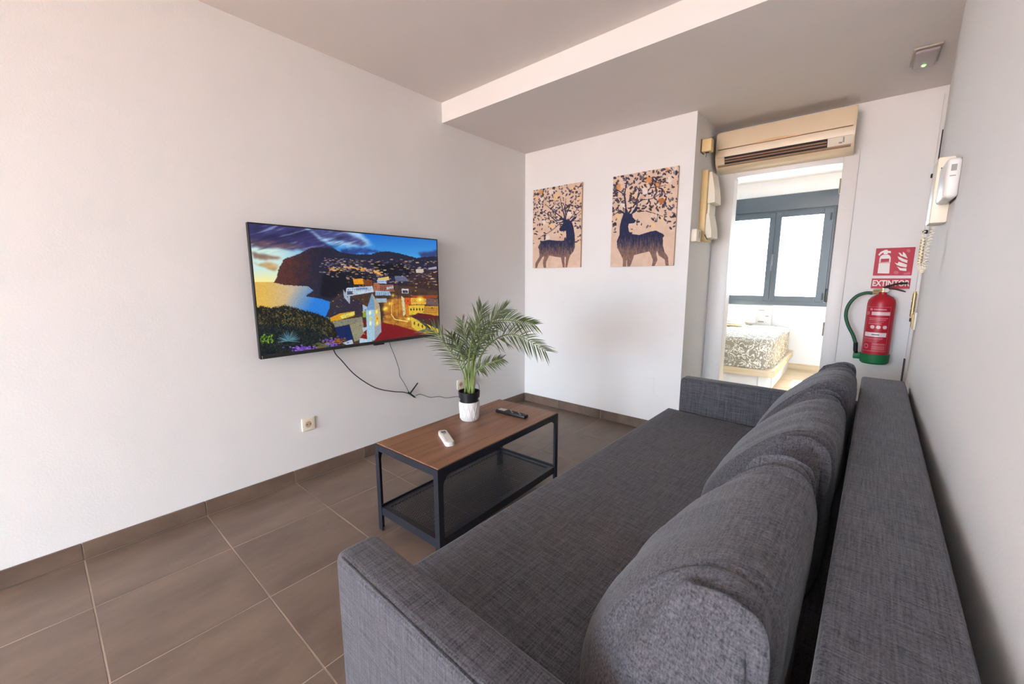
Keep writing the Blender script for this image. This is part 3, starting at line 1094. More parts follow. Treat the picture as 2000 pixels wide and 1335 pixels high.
# ================================================================== on the walls
# ---- television
TVY0, TVY1, TVZ0, TVZ1, TVX = -2.3935, -1.1500, 0.8022, 1.5225, 0.074
tv = thing('television', 'wide flat television on the wall showing a harbour town at dusk', 'television', (0.0, (TVY0 + TVY1) / 2, TVZ0))
hy, hz = (TVY1 - TVY0) / 2, TVZ1 - TVZ0
b = bx(0.045, TVX - 0.002, -hy, hy, 0, hz, 0.004, 2)
obj('back_shell', b, M_blackpl, tv)
obj('electronics_hump', bx(0.020, 0.0445, -hy * 0.7, hy * 0.7, 0.03, hz * 0.6, 0.012, 2), M_blackpl, tv)
obj('wall_bracket', bx(-0.0085, 0.0195, -0.22, 0.22, 0.16, 0.40, 0.003, 1), M_black, tv)
b = B()
bz = 0.007
box(b, TVX - 0.0018, TVX + 0.003, -hy, -hy + bz, 0.0, hz); box(b, TVX - 0.0018, TVX + 0.003, hy - bz, hy, 0.0, hz)
box(b, TVX - 0.0018, TVX + 0.003, -hy + bz, hy - bz, hz - bz, hz)
obj('bezel', b, M_blackpl, tv, smooth=0)
lb_ = obj('lower_trim', bx(TVX - 0.0018, TVX + 0.006, -hy + bz, hy - bz, 0.0, 0.020, 0.002, 1), mat('dark_grey_plastic', rgb(50, 48, 48), 0.35, var=0.05, scale=40), tv)
obj('sensor_pod', bx(TVX - 0.012, TVX + 0.005, 0.06, 0.135, -0.010, -0.0003, 0.002, 1), M_blackpl, tv)
P = Painter(540, 308, [(112, 112), (1690, 255), (1712, 1045), (205, 1215)])
X, Y = P.X, P.Y
n1 = fbm(X / 90, Y / 38, 3); n2 = fbm(X / 28, Y / 22, 9); n3 = fbm(X / 6, Y / 6, 21)


def c3(r, g, b_):
    return np.array([r, g, b_], float)


def mixc(a, b_, t):
    t = np.clip(t, 0, 1)[..., None]
    return a * (1 - t) + b_ * t


# sky
sky = mixc(c3(14, 92, 196), c3(70, 158, 222), (Y - 150) / 260)
sky = mixc(sky, c3(205, 232, 224), np.clip((760 - X) / 420, 0, 1) * np.clip((Y - 120) / 160, 0, 1))
sky = mixc(sky, c3(246, 236, 160), np.clip((520 - X) / 260, 0, 1) * np.clip((Y - 490) / 100, 0, 1))
P.C = sky * np.ones((*X.shape, 1))
wx, wy = X + 60 * (n1 - 0.5) + 30 * (n2 - .5), Y + 50 * (n1 - 0.5) + 26 * (n2 - .5)


def cloud(pts, col, a=1.0, soft=3, amt=0.5):
    m = P.blur(P.poly(pts, wx, wy), soft)
    P.put(m, np.clip(np.array(col) * (1 - amt * 0.5 + amt * n1[..., None] * 1.2), 0, 255), a)


cloud([(560, 150), (1040, 190), (1150, 300), (900, 310), (640, 260)], (190, 214, 232), 0.75, 5)
cloud([(100, 90), (520, 130), (640, 190), (700, 250), (840, 330), (600, 350), (400, 320), (120, 300)], (50, 46, 92), 0.97, 3)
cloud([(120, 240), (400, 270), (620, 320), (420, 320), (130, 300)], (112, 84, 84), 0.7, 3)
cloud([(600, 150), (900, 180), (1090, 270), (1060, 305), (880, 250), (700, 220)], (58, 58, 110), 0.9, 3)
cloud([(860, 320), (1080, 320), (1240, 350), (1000, 375), (880, 370)], (40, 62, 130), 0.95, 2)
cloud([(130, 345), (250, 360), (380, 400), (260, 425), (140, 395)], (138, 108, 92), 0.9, 2)
cloud([(140, 430), (300, 440), (370, 470), (300, 500), (200, 460)], (182, 140, 82), 0.8, 2)
cloud([(1540, 370), (1690, 330), (1700, 400), (1560, 400)], (46, 54, 110), 0.9, 3)
wis = fbm(X / 120 + Y / 300, Y / 16 + X / 60, 31)
band = P.blur(P.poly([(100, 90), (760, 130), (1120, 250), (1100, 320), (700, 330), (110, 330)]), 8)
P.put(np.clip((wis - .58) * 5, 0, 1) * band, (176, 200, 226), .55)
P.put(np.clip((.42 - wis) * 5, 0, 1) * band, (34, 34, 72), .6)
# sea
sea = mixc(c3(222, 180, 86), c3(196, 176, 150), (X - 240) / 240)
sea = mixc(sea, c3(40, 122, 214), (X - 430) / 260 + (Y - 720) / 400)
P.put(P.poly([(100, 600), (330, 598), (720, 640), (820, 770), (760, 900), (560, 900), (100, 900)]), sea * (0.92 + 0.16 * n3[..., None]))
# mountains
wx2, wy2 = X + 14 * (n3 - .5), Y + 16 * (n3 - .5)
mt = mixc(c3(86, 48, 44), c3(36, 36, 58), (X - 430) / 260 + (n2 - .5)) * (0.7 + 0.55 * n3[..., None])
P.put(P.poly([(308, 606), (336, 570), (350, 500), (395, 415), (430, 398), (510, 372), (560, 345), (625, 316), (720, 312), (810, 318), (870, 352), (1000, 372), (1120, 372), (1200, 352), (1270, 346), (1380, 366), (1520, 404), (1620, 392), (1720, 390),
                (1730, 760), (1300, 760), (900, 820), (800, 775), (690, 740), (575, 722), (640, 672), (600, 640), (420, 626)], wx2, wy2), mt)
P.put(P.blur(P.poly([(720, 540), (900, 500), (1120, 540), (1150, 600), (950, 640), (800, 740), (700, 720)]), 2), mt * 0.6)
P.put(P.blur(P.poly([(1150, 450), (1400, 450), (1500, 540), (1300, 560), (1180, 520)]), 2), mt * 0.55)
P.put(P.blur(P.poly([(1430, 560), (1720, 500), (1720, 740), (1450, 700)]), 2), np.array((58, 38, 40.)) * (0.5 + n3[..., None]))
# scattered houses on the slopes
rp = random.Random(8)
for k in range(330):
    x = rp.uniform(700, 1690)
    base = 400 + (x - 700) * 0.02
    y = rp.uniform(base, base + 170 + 0.05 * (x - 700))
    if 640 < x < 900 and y > 560: continue
    c = rp.choice([(188, 172, 168), (150, 130, 140), (206, 182, 150), (110, 96, 110), (214, 160, 84), (96, 90, 118)])
    r = rp.uniform(3, 9)
    P.fill([(x - r * 1.5, y - r * .5), (x + r * 1.5, y - r * .5 + 1), (x + r * 1.5, y + r * .6), (x - r * 1.5, y + r * .6)], c, rp.uniform(.4, .95))
for k in range(90):
    t = rp.random()
    x = 760 + 500 * t + rp.uniform(-15, 15); y = 505 + 45 * t * t + rp.uniform(-15, 15) - 25 * math.sin(t * 3.1)
    r = rp.uniform(3, 9)
    P.fill([(x - r * 1.6, y - r * .5), (x + r * 1.6, y - r * .5), (x + r * 1.6, y + r * .6), (x - r * 1.6, y + r * .6)], rp.choice([(236, 178, 70), (224, 140, 60), (214, 180, 130), (190, 150, 140)]), .9)
# the town's floor
P.fill([(780, 770), (900, 690), (1100, 620), (1430, 640), (1720, 690), (1725, 1060), (820, 1180), (770, 900)], mixc(c3(44, 36, 44), c3(96, 66, 40), n2), 1)
P.fill([(800, 770), (905, 700), (1060, 780), (1060, 880), (740, 900)], mixc(c3(30, 30, 52), c3(70, 56, 66), n3), 1)
P.fill([(1240, 760), (1400, 740), (1420, 900), (1560, 960), (1640, 1060), (1400, 1010), (1230, 950)], mixc(c3(120, 60, 30), c3(226, 168, 60), n2), 1, 2)
BL = [([(975, 580), (1060, 575), (1070, 625), (985, 625)], (226, 150, 24)), ([(1060, 590), (1140, 590), (1140, 640), (1070, 630)], (120, 64, 30)),
      ([(1185, 575), (1280, 560), (1282, 590), (1190, 600)], (216, 188, 110)), ([(1180, 590), (1260, 588), (1262, 620), (1184, 618)], (176, 194, 224)),
      ([(920, 655), (1140, 640), (1152, 690), (950, 722), (915, 700)], (186, 202, 220)), ([(925, 680), (972, 682), (974, 712), (926, 712)], (70, 80, 96)),
      ([(892, 668), (915, 700), (950, 724), (948, 790), (900, 735)], (160, 172, 190)), ([(1000, 655), (1100, 650), (1100, 668), (1000, 674)], (120, 140, 176)),
      ([(1150, 612), (1200, 612), (1200, 690), (1152, 690)], (176, 110, 80)), ([(1200, 630), (1320, 630), (1322, 690), (1202, 690)], (150, 90, 72)), ([(1258, 650), (1320, 640), (1320, 660), (1260, 672)], (196, 196, 206)),
      ([(1165, 680), (1285, 685), (1300, 720), (1165, 720)], (150, 176, 206)), ([(1170, 745), (1260, 745), (1262, 780), (1175, 780)], (150, 176, 196)),
      ([(1330, 555), (1420, 560), (1450, 600), (1340, 600)], (104, 108, 136)), ([(1390, 665), (1450, 668), (1448, 705), (1392, 703)], (206, 204, 212)), ([(1398, 678), (1444, 680), (1442, 702), (1400, 700)], (50, 50, 70)),
      ([(1512, 500), (1580, 498), (1576, 530), (1516, 532)], (196, 184, 168)), ([(1620, 490), (1690, 478), (1692, 500), (1622, 505)], (160, 156, 170)),
      ([(1386, 725), (1412, 745), (1424, 880), (1404, 900)], (206, 196, 150)), ([(1416, 742), (1470, 742), (1470, 800), (1418, 800)], (204, 84, 30)),
      ([(1470, 742), (1600, 745), (1600, 800), (1470, 802)], (226, 172, 66)), ([(1600, 745), (1710, 760), (1712, 815), (1600, 800)], (104, 84, 84)), ([(1480, 722), (1690, 722), (1700, 745), (1600, 752), (1480, 744)], (150, 66, 36)),
      ([(1448, 808), (1586, 805), (1586, 880), (1452, 892)], (220, 182, 56)), ([(1590, 815), (1705, 815), (1708, 900), (1590, 890)], (196, 140, 46)),
      ([(1420, 800), (1450, 800), (1455, 900), (1425, 900)], (206, 120, 40)),
      ([(1530, 872), (1640, 888), (1700, 905), (1680, 950), (1480, 905)], (92, 26, 34)), ([(1470, 905), (1560, 950), (1700, 1010), (1715, 1045), (1560, 1050), (1475, 990)], (214, 184, 62)),
      ([(1540, 950), (1690, 930), (1700, 1000)], (70, 44, 40)),
      ([(780, 905), (860, 870), (990, 850), (985, 890), (860, 925), (785, 935)], (206, 150, 36)), ([(860, 890), (985, 855), (990, 880), (880, 915)], (216, 206, 100)),
      ([(800, 935), (1050, 900), (1060, 940), (820, 985)], (130, 128, 112)), ([(820, 985), (945, 968), (975, 1090), (900, 1130), (840, 1080)], (22, 40, 88)),
      ([(945, 965), (1060, 935), (1070, 1080), (985, 1110)], (142, 138, 112)), ([(880, 1120), (965, 1090), (975, 1125), (930, 1140)], (176, 188, 204)),
      ([(1215, 950), (1330, 970), (1600, 1052), (1150, 1112), (1210, 1040)], (122, 24, 30)), ([(1030, 1078), (1098, 1002), (1098, 1092)], (124, 22, 30)), ([(1052, 940), (1098, 928), (1098, 992)], (118, 24, 32)),
      ([(1030, 1078), (1098, 1092), (1150, 1112), (1090, 1132), (1028, 1124)], (176, 198, 212)), ([(1052, 992), (1098, 985), (1098, 1005), (1060, 1030)], (170, 188, 200)),
      ([(1056, 795), (1095, 815), (1095, 905), (1060, 900)], (156, 178, 200)), ([(1056, 860), (1085, 850), (1088, 900), (1060, 905)], (140, 160, 40)),
      ([(1086, 842), (1158, 842), (1156, 1100), (1094, 1112)], (160, 194, 212)), ([(1158, 842), (1204, 826), (1216, 1028), (1156, 1100)], (196, 176, 132)), ([(1160, 985), (1212, 960), (1216, 1028), (1156, 1100)], (150, 156, 172)),
      ([(1090, 842), (1136, 700), (1160, 776), (1160, 842)], (112, 150, 186)), ([(1136, 700), (1198, 796), (1204, 828), (1160, 842), (1156, 770)], (176, 158, 132))]
for p_, c in BL:
    P.fill(p_, np.array(c, float) * (0.86 + 0.28 * n3[..., None]))
for k in range(420):
    x, y = rp.uniform(800, 1710), rp.uniform(600, 1060)
    if y > 1000 - 0.02 * x and 1090 < x < 1560: continue
    if x < 960 and y > 960: continue
    if 1086 < x < 1216 and y > 720: continue
    l = rp.uniform(4, 13)
    c = rp.choice([(52, 36, 40), (40, 34, 48), (96, 60, 46), (150, 120, 90), (214, 160, 60), (236, 190, 90), (120, 116, 126), (60, 50, 60), (76, 30, 30)])
    P.fill([(x, y), (x + l, y + .06 * l), (x + l * .96, y + l * .7), (x, y + l * .62)], c, rp.uniform(.35, .85))
for (x0_, y0_, x1_, y1_, nx_, ny_, c_) in ((930, 662, 1135, 648, 12, 2, (96, 110, 140)), (1205, 640, 1315, 640, 7, 3, (70, 40, 40)), (1172, 690, 1285, 692, 6, 2, (80, 100, 130)), (1475, 752, 1595, 755, 9, 2, (130, 80, 30)), (1596, 828, 1700, 830, 7, 3, (90, 40, 30)), (1155, 620, 1196, 620, 3, 4, (90, 50, 40)), (1185, 595, 1258, 593, 6, 1, (80, 96, 130)), (1340, 568, 1430, 572, 6, 2, (60, 62, 90))):
    for i_ in range(nx_):
        for j_ in range(ny_):
            f_ = (i_ + .5) / nx_
            xx_, yy_2 = x0_ + (x1_ - x0_) * f_, y0_ + (y1_ - y0_) * f_ + 8 + 15 * j_
            P.fill([(xx_ - 3, yy_2 - 4), (xx_ + 3, yy_2 - 4), (xx_ + 3, yy_2 + 4), (xx_ - 3, yy_2 + 4)], c_, .8)
for k in range(5):
    P.ell(1470 + 25 * k, 842, 6, 11, (60, 40, 20))
for k in range(6):
    P.ell(1500 + 34 * k, 960 + 14 * k, 7, 14, (110, 70, 20))
for x, y, rx, ry, c in ((1119, 866, 9, 17, (250, 250, 190)), (1120, 918, 8, 18, (230, 210, 60)), (1122, 955, 9, 18, (246, 246, 200)), (1176, 858, 9, 17, (252, 236, 90)), (1181, 918, 11, 24, (246, 190, 30)), (1180, 955, 9, 16, (250, 230, 110)), (1181, 915, 4, 9, (150, 50, 20))):
    P.ell(x, y, rx, ry, c, 1, 0, 1)
for x, y, r in ((1548, 757, 20), (1255, 830, 14), (1450, 922, 16), (1316, 720, 9), (1290, 790, 10), (1240, 838, 9)):
    P.ell(x, y, r * 1.6, r * 1.3, (250, 214, 60), .8, 0, 3); P.ell(x, y, r * .5, r * .5, (255, 246, 170), 1, 0, 1)
P.line([(1300, 880), (1330, 925), (1440, 945)], 7, (250, 226, 130), .9)
P.line([(1310, 760), (1300, 830), (1305, 890)], 5, (250, 206, 110), .8)
for k in range(8):
    P.line([(1300 + 10 * k, 720), (1296 + 11 * k, 900)], 3, rp.choice([(180, 90, 30), (236, 160, 60), (120, 50, 30)]), .6)
# garden in front
veg = mixc(c3(16, 19, 24), c3(74, 70, 40), (n3 - .45) * 3)
P.put(P.poly([(150, 815), (215, 800), (300, 815), (400, 792), (470, 812), (560, 838), (680, 868), (760, 905), (810, 960), (835, 1020), (850, 1090), (900, 1135), (205, 1240), (150, 1240)], X + 30 * (n2 - .5), Y + 44 * (n3 - .5)), veg)
P.fill([(170, 960), (380, 950), (640, 950), (800, 1060), (820, 1130), (200, 1220)], mixc(c3(14, 20, 34), c3(66, 74, 44), (n3 - .45) * 3), .9, 2)
for k in range(420):
    x = rp.uniform(180, 800); y0_ = 820 + max(0, x - 450) * 0.28; y = rp.uniform(y0_, y0_ + 140)
    a = rp.uniform(-1.3, 1.3); l = rp.uniform(10, 34)
    P.line([(x, y), (x + l * math.sin(a), y + l * math.cos(a))], [6, 1], rp.choice([(124, 120, 78), (90, 84, 46), (130, 104, 50), (64, 68, 50), (18, 20, 26), (14, 16, 24), (22, 24, 30)]), .85)
for k in range(24):
    a = PI + PI * k / 23 + rp.uniform(-.08, .08); l = rp.uniform(80, 112)
    P.line([(430, 1092), (430 + l * math.cos(a), 1092 + l * .95 * math.sin(a) + 10)], [11, 2], rp.choice([(84, 128, 140), (60, 92, 112), (110, 150, 160)]), .9)
for k in range(46):
    P.ell(rp.uniform(195, 300), rp.uniform(1040, 1110), 9, 5, rp.choice([(110, 150, 40), (70, 110, 30), (140, 170, 60)]), .9, rp.uniform(0, 3))
for k in range(160):
    if k % 2: x, y = rp.gauss(545, 50), rp.gauss(1165, 13)
    else: x, y = rp.gauss(790, 42), rp.gauss(1118, 17)
    P.ell(x, y, 9, 6, rp.choice([(126, 84, 190), (98, 62, 164), (150, 110, 206)]), .9)
for k in range(60):
    P.ell(rp.gauss(700, 34), rp.gauss(1140, 20), 9, 6, rp.choice([(90, 94, 56), (60, 70, 60), (112, 100, 60)]), .9)
    P.ell(rp.gauss(850, 26), rp.gauss(1100, 14), 9, 6, rp.choice([(166, 96, 40), (120, 70, 30), (70, 60, 40)]), .8)
me = P.mesh('screen', (TVX, -hy + bz, hz - bz), (0, 2 * (hy - bz), 0), (0, 0, -(hz - bz - 0.020)))
link('screen', me, paint_mat('screen_picture', 0.35, 1.0, 0.25), tv)

# ---- cables below the television
q5 = 330 / 2000


def wall_pts(pts, x):
    return [at(630 + a * q5, 640 + c * q5, x=x) for a, c in pts]


def cable(name, pts, r, m, label):
    b = B()
    tube(b, catmull(pts, 6), r, 8)
    c0 = pts[0]
    return tag(obj(name, b, m), label, 'cable')


M_cab = mat('black_cable', (0.014, 0.014, 0.018), 0.5, var=0.1, scale=50)
a1 = wall_pts([(120, 250)], 0.032) + wall_pts([(150, 300), (230, 390), (390, 560), (620, 705), (830, 752), (960, 760), (1040, 785)], 0.012)
a1[0].z += 0.03
cable('power_cable', a1, 0.0034, M_cab, 'thick black cable sagging from the television to the small antenna')
a2 = wall_pts([(792, 165)], 0.032) + wall_pts([(800, 200), (860, 350), (905, 490), (915, 570), (970, 660), (1022, 760)], 0.006)
a2[0].z += 0.03
cable('antenna_lead', a2, 0.0019, M_cab, 'thin black lead hanging straight from the television to the small antenna')
st = thing('stick_antenna', 'small black stick antenna joining the cables on the wall', 'antenna', at(630 + 1035 * q5, 640 + 778 * q5, x=0.012))
o0 = Vector(st.location)
b = B(); e1 = Vector(at(630 + 1128 * q5, 640 + 650 * q5, x=0.03)) - o0
tube(b, [(0, 0, 0), e1 * 0.5, e1], [0.006, 0.0055, 0.0045], 10)
obj('rod', b, M_blackpl, st)
b = B(); e2 = Vector(at(630 + 1090 * q5, 640 + 818 * q5, x=0.012)) - o0
tube(b, [-e2 * 0.35, e2], 0.0065, 10)
obj('splitter_body', b, M_blackpl, st)
b = B(); tube(b, [e2 * 1.01, e2 * 1.3], 0.004, 8); obj('connector', b, M_brass, st)
a3 = wall_pts([(1100, 800), (1160, 786), (1270, 820), (1380, 812), (1470, 828), (1590, 812), (1700, 820), (1800, 800), (1850, 750), (1850, 680), (1822, 650)], 0.006)
a3[-1].x = 0.02
cable('grey_lead', a3, 0.0022, mat('grey_cable', rgb(70, 68, 72), 0.5, var=0.1, scale=50), 'thin grey lead running along the wall behind the palm to the socket')


def socket(y, z, label, plug=False):
    s = thing('wall_socket', label, 'socket', (-0.009, y, z))
    obj('cover_plate', bx(0, 0.010, -0.041, 0.041, -0.041, 0.041, 0.006, 3), M_cream, s)
    b = B()
    rings = []
    prof = [(0.0275, 0.0102), (0.0215, 0.0112), (0.0195, 0.0106)]
    for r, x in prof:
        rings.append([b.verts.new((x, r * math.cos(2 * PI * i / 28), r * math.sin(2 * PI * i / 28))) for i in range(28)])
    for A, Bq in zip(rings[:-1], rings[1:]):
        for i in range(28):
            b.faces.new((A[i], A[(i + 1) % 28], Bq[(i + 1) % 28], Bq[i]))
    ins = obj('socket_ring', b, M_cream, s)
    b = B(); tube(b, [(0.0098, 0, 0), (0.0103, 0, 0)], 0.0195, 28)
    obj('socket_well', b, mat('socket_shade', rgb(196, 172, 142), 0.5, var=0.02, scale=20), s)
    for dy in (-0.0095, 0.0095):
        b = B(); tube(b, [(0.0103, dy, 0), (0.0108, dy, 0)], 0.0036, 12)
        obj('contact_hole', b, M_dark, s)
    if plug:
        b = B(); tube(b, [(0.0115, 0, 0), (0.035, 0, 0), (0.04, 0, 0)], [0.018, 0.016, 0.008], 16)
        tube(b, [(0.03, 0, 0), (0.034, 0, 0.02)], 0.004, 8)
        obj('plug', b, M_white, s)
    return s


socket(-2.141, 0.348, 'cream wall socket standing alone under the television beside the coffee table')
socket(-0.875, 0.345, 'cream wall socket behind the palm, the one closer to the television')
socket(-0.735, 0.345, 'cream wall socket behind the palm, with the plugged in lead', True)

# ---- deer canvases
def deer_canvas(x0, x1, z0, z1, corners, deer, branches, seed, blossoms, leaf_fn, sc, label):
    P = Painter(200, 276, corners)
    X, Y = P.X, P.Y
    n1 = fbm(X / (60 * sc), Y / (60 * sc), seed); n2 = fbm(X / (12 * sc), Y / (12 * sc), seed + 5)
    P.C = mixc(c3(226, 202, 182), c3(208, 178, 154), n1) * np.ones((*X.shape, 1))
    rp = random.Random(seed)
    for (x, y, r, c) in blossoms:
        for k in range(5):
            P.ell(x + rp.uniform(-r, r) * .5, y + rp.uniform(-r, r) * .5, r * .62, r * .5, c, .75, rp.uniform(0, 3), 1)
    navy = (48, 48, 74)
    for pts, w0, w1 in branches:
        m = len(pts)
        P.line(pts, [w0 + (w1 - w0) * i / (m - 1) for i in range(m)], navy)
    for k in range(1250):
        x, y = rp.uniform(60, 920), rp.uniform(80, 1150)
        if rp.random() > leaf_fn(x, y): continue
        r = rp.uniform(14, 27) * sc
        P.ell(x, y, r, r * rp.uniform(.4, .6), rp.choice([navy, (66, 60, 84), (84, 66, 70), (100, 96, 110), (58, 44, 52), (58, 44, 52), (222, 206, 190)]), .88, rp.uniform(0, 3.14))
    for (x, y, r, c) in blossoms[::2] + blossoms[1::3]:
        for k in range(4):
            P.ell(x + rp.uniform(-r, r) * .4, y + rp.uniform(-r, r) * .4, r * .5, r * .4, c, .8, rp.uniform(0, 3), 1)
    body = mixc(c3(44, 48, 78), c3(132, 104, 94), (Y - 930) / 190 + (fbm(X / (7 * sc), Y / (60 * sc), seed + 3) - .5) * 1.6)
    body = body * (0.8 + 0.4 * n2[..., None])
    P.put(P.poly(deer), body)
    cv = thing('deer_canvas', label, 'picture', ((x0 + x1) / 2, 0.009, z0))
    hx, hh = (x1 - x0) / 2, z1 - z0
    obj('stretcher_frame', bx(-hx, hx, -0.021, -0.0002, 0, hh, 0.0015, 1), mat('canvas_edge', rgb(206, 172, 142), 0.8, var=0.08, scale=40), cv)
    me = P.mesh('painted_front', (-hx, -0.0214, hh), (2 * hx, 0, 0), (0, 0, -hh))
    link('painted_front', me, paint_mat('deer_print', 0.75, 0, 0.2), cv)


YEL, ORA, WHI, PIN = (228, 196, 150), (214, 150, 96), (232, 220, 208), (214, 172, 150)
deer_canvas(0.102, 0.625, 1.332, 2.045, [(92, 215), (757, 115), (735, 1280), (82, 1280)],
            [(505, 640), (440, 600), (470, 590), (520, 615), (560, 622), (600, 640), (650, 585), (690, 580), (670, 615), (618, 660), (640, 720), (660, 850), (662, 1000), (640, 1062), (600, 1110), (575, 1180), (555, 1282), (530, 1282), (540, 1130), (520, 1140), (520, 1282), (497, 1282), (470, 1140), (400, 1130), (310, 1110), (265, 1200), (265, 1284), (235, 1284), (220, 1210), (240, 1120), (215, 1130), (160, 1220), (140, 1284), (115, 1284), (120, 1210), (175, 1120), (170, 1020), (155, 990), (200, 910), (300, 893), (420, 908), (500, 910), (540, 880), (540, 770), (480, 784), (446, 770), (450, 735), (490, 690)],
            [([(525, 620), (510, 540), (480, 440), (460, 330)], 20, 8), ([(525, 620), (545, 540), (600, 420), (670, 330)], 18, 8), ([(520, 620), (440, 560), (340, 480), (270, 420)], 18, 7), ([(500, 610), (400, 640), (320, 560), (210, 500)], 20, 7), ([(470, 660), (380, 660), (280, 660), (200, 585)], 12, 7), ([(470, 660), (380, 740), (290, 800), (190, 850)], 11, 6), ([(590, 620), (640, 550), (720, 440)], 12, 7), ([(610, 600), (700, 540), (745, 500)], 10, 6), ([(530, 560), (525, 440), (540, 340)], 10, 6), ([(640, 640), (720, 650), (745, 640)], 10, 6), ([(545, 500), (510, 420)], 8, 5), ([(400, 520), (400, 400), (380, 360)], 8, 5)],
            41, [(190, 250, 40, ORA), (330, 250, 40, WHI), (400, 310, 46, YEL), (640, 215, 40, YEL), (710, 340, 40, YEL), (400, 470, 44, WHI), (590, 545, 40, WHI), (240, 640, 40, WHI), (340, 700, 44, YEL), (125, 310, 34, YEL), (205, 340, 30, WHI), (300, 860, 40, WHI), (480, 870, 40, PIN), (700, 950, 30, YEL)],
            lambda x, y: (0.60 if y < 560 else 0.42 if (y < 800) else 0.34 if y < 1000 and (x < 260 or x > 660) else 0.05 if y < 900 else 0.0), 0.85,
            'deer canvas nearest the television corner, animal facing left with branching antlers')
deer_canvas(0.912, 1.427, 1.328, 2.040, [(120, 212), (897, 92), (820, 1272), (75, 1272)],
            [(235, 650), (185, 620), (200, 600), (250, 635), (290, 640), (325, 650), (360, 600), (405, 570), (395, 620), (340, 655), (345, 690), (385, 735), (360, 762), (300, 765), (290, 800), (300, 860), (340, 890), (420, 902), (560, 862), (620, 855), (700, 895), (720, 920), (700, 940), (700, 1040), (720, 1110), (760, 1170), (765, 1275), (730, 1275), (720, 1200), (650, 1150), (630, 1090), (620, 1130), (635, 1200), (600, 1275), (565, 1275), (580, 1200), (540, 1100), (440, 1120), (360, 1140), (310, 1275), (275, 1275), (272, 1170), (262, 1275), (222, 1275), (225, 1190), (200, 1130), (160, 1050), (155, 970), (185, 900), (190, 800), (210, 720)],
            [([(265, 640), (262, 540), (245, 420), (125, 340)], 24, 10), ([(262, 540), (250, 420), (275, 290), (270, 230)], 18, 8), ([(300, 640), (360, 560), (400, 480), (430, 330)], 22, 8), ([(380, 540), (460, 490), (570, 480), (660, 430), (760, 420)], 14, 6), ([(400, 625), (500, 620), (620, 660), (700, 690)], 14, 6), ([(500, 430), (550, 350), (560, 260)], 20, 8), ([(550, 350), (650, 340), (740, 320)], 12, 6), ([(550, 350), (600, 290), (640, 260)], 10, 6), ([(240, 590), (180, 490), (115, 460)], 14, 6), ([(200, 620), (110, 590)], 10, 6), ([(180, 620), (110, 670)], 10, 6), ([(400, 480), (450, 380)], 9, 5), ([(640, 660), (630, 750)], 9, 5)],
            63, [(540, 260, 50, ORA), (170, 330, 46, ORA), (640, 310, 40, ORA), (340, 430, 46, YEL), (490, 390, 46, WHI), (570, 410, 36, WHI), (460, 460, 40, PIN), (780, 260, 40, WHI), (840, 130, 36, WHI), (770, 120, 36, ORA), (690, 510, 42, (180, 110, 60)), (700, 720, 40, YEL), (220, 540, 34, WHI), (740, 370, 36, YEL), (580, 790, 34, YEL), (800, 540, 36, YEL), (170, 690, 36, YEL), (540, 540, 32, WHI)],
            lambda x, y: (0.62 if y < 640 else 0.45 if (y < 780 and x > 560) else 0.42 if (x < 160 and y < 900) else 0.07 if y < 880 and x > 300 else 0.0), 1.0,
            'deer canvas nearest the doorway, animal facing right under a leafy crown')

# ---- flush access panel in the pillar wall
pn = thing('access_panel', 'flush white access panel low on the pillar wall', 'panel', (1.20, 0.009, 0.37))
obj('panel_frame', bx(-0.125, 0.125, -0.0035, -0.0002, -0.075, 0.075, 0.001, 1), M_wall, pn)
obj('panel_door', bx(-0.115, 0.115, -0.0055, -0.0036, -0.066, 0.066, 0.001, 1), M_wall, pn)

# ---- air conditioner
ac = thing('air_conditioner', 'yellowed cream split air conditioner above the bedroom doorway', 'air conditioner', (1.975, DW, 2.062))
M_ac = mat('aged_cream_plastic', rgb(228, 208, 176), 0.32, var=0.03, scale=3)
AX = 0.412
# profile (distance from wall, height) of the casing
def pr_(d, z): return (-d, z * 0.895)
body = [(0.0, 0.0), (0.0, 0.296), (0.165, 0.296), (0.188, 0.275), (0.194, 0.10), (0.17, 0.03), (0.12, 0.0)]
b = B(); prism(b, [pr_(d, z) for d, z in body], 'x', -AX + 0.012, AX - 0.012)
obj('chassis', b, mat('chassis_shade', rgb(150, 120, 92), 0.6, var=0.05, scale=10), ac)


def shell(name, outer, x0, x1, m, par, t=0.006, rnd_ends=False):
    """a bent sheet following outer (distance, height) points"""
    n = len(outer)
    inner = []
    for i in range(n):
        a = Vector(outer[max(i - 1, 0)]); c = Vector(outer[min(i + 1, n - 1)])
        d = (c - a).normalized(); nrm = Vector((d.y, -d.x))
        inner.append(tuple(Vector(outer[i]) - nrm * t))
    b = B(); prism(b, [pr_(*p) for p in list(outer) + inner[::-1]], 'x', x0, x1)
    return obj(name, b, m, par)


up = [(0.17, 0.304), (0.188, 0.298), (0.196, 0.28), (0.203, 0.20), (0.204, 0.162)]
front = shell('front_panel', up[::-1], -AX + 0.004, AX - 0.004, M_ac, ac)
shell('top_grille', [(0.168, 0.303), (0.09, 0.304), (0.0, 0.304)], -AX, AX, M_ac, ac)
mid = [(0.204, 0.154), (0.204, 0.125), (0.200, 0.098)]
shell('lower_fascia', mid[::-1], -AX + 0.002, AX - 0.002, M_ac, ac)
low = [(0.200, 0.096), (0.190, 0.066), (0.176, 0.042)]
shell('outlet_cheek', low[::-1], -AX + 0.002, -AX + 0.06, M_ac, ac)
rc = shell('outlet_cheek', low[::-1], AX - 0.135, AX - 0.002, M_cream, ac)
bot_ = [(0.174, 0.040), (0.155, 0.016), (0.125, 0.0), (0.0, -0.004)]
shell('bottom_lip', bot_[::-1], -AX + 0.002, AX - 0.002, M_ac, ac)
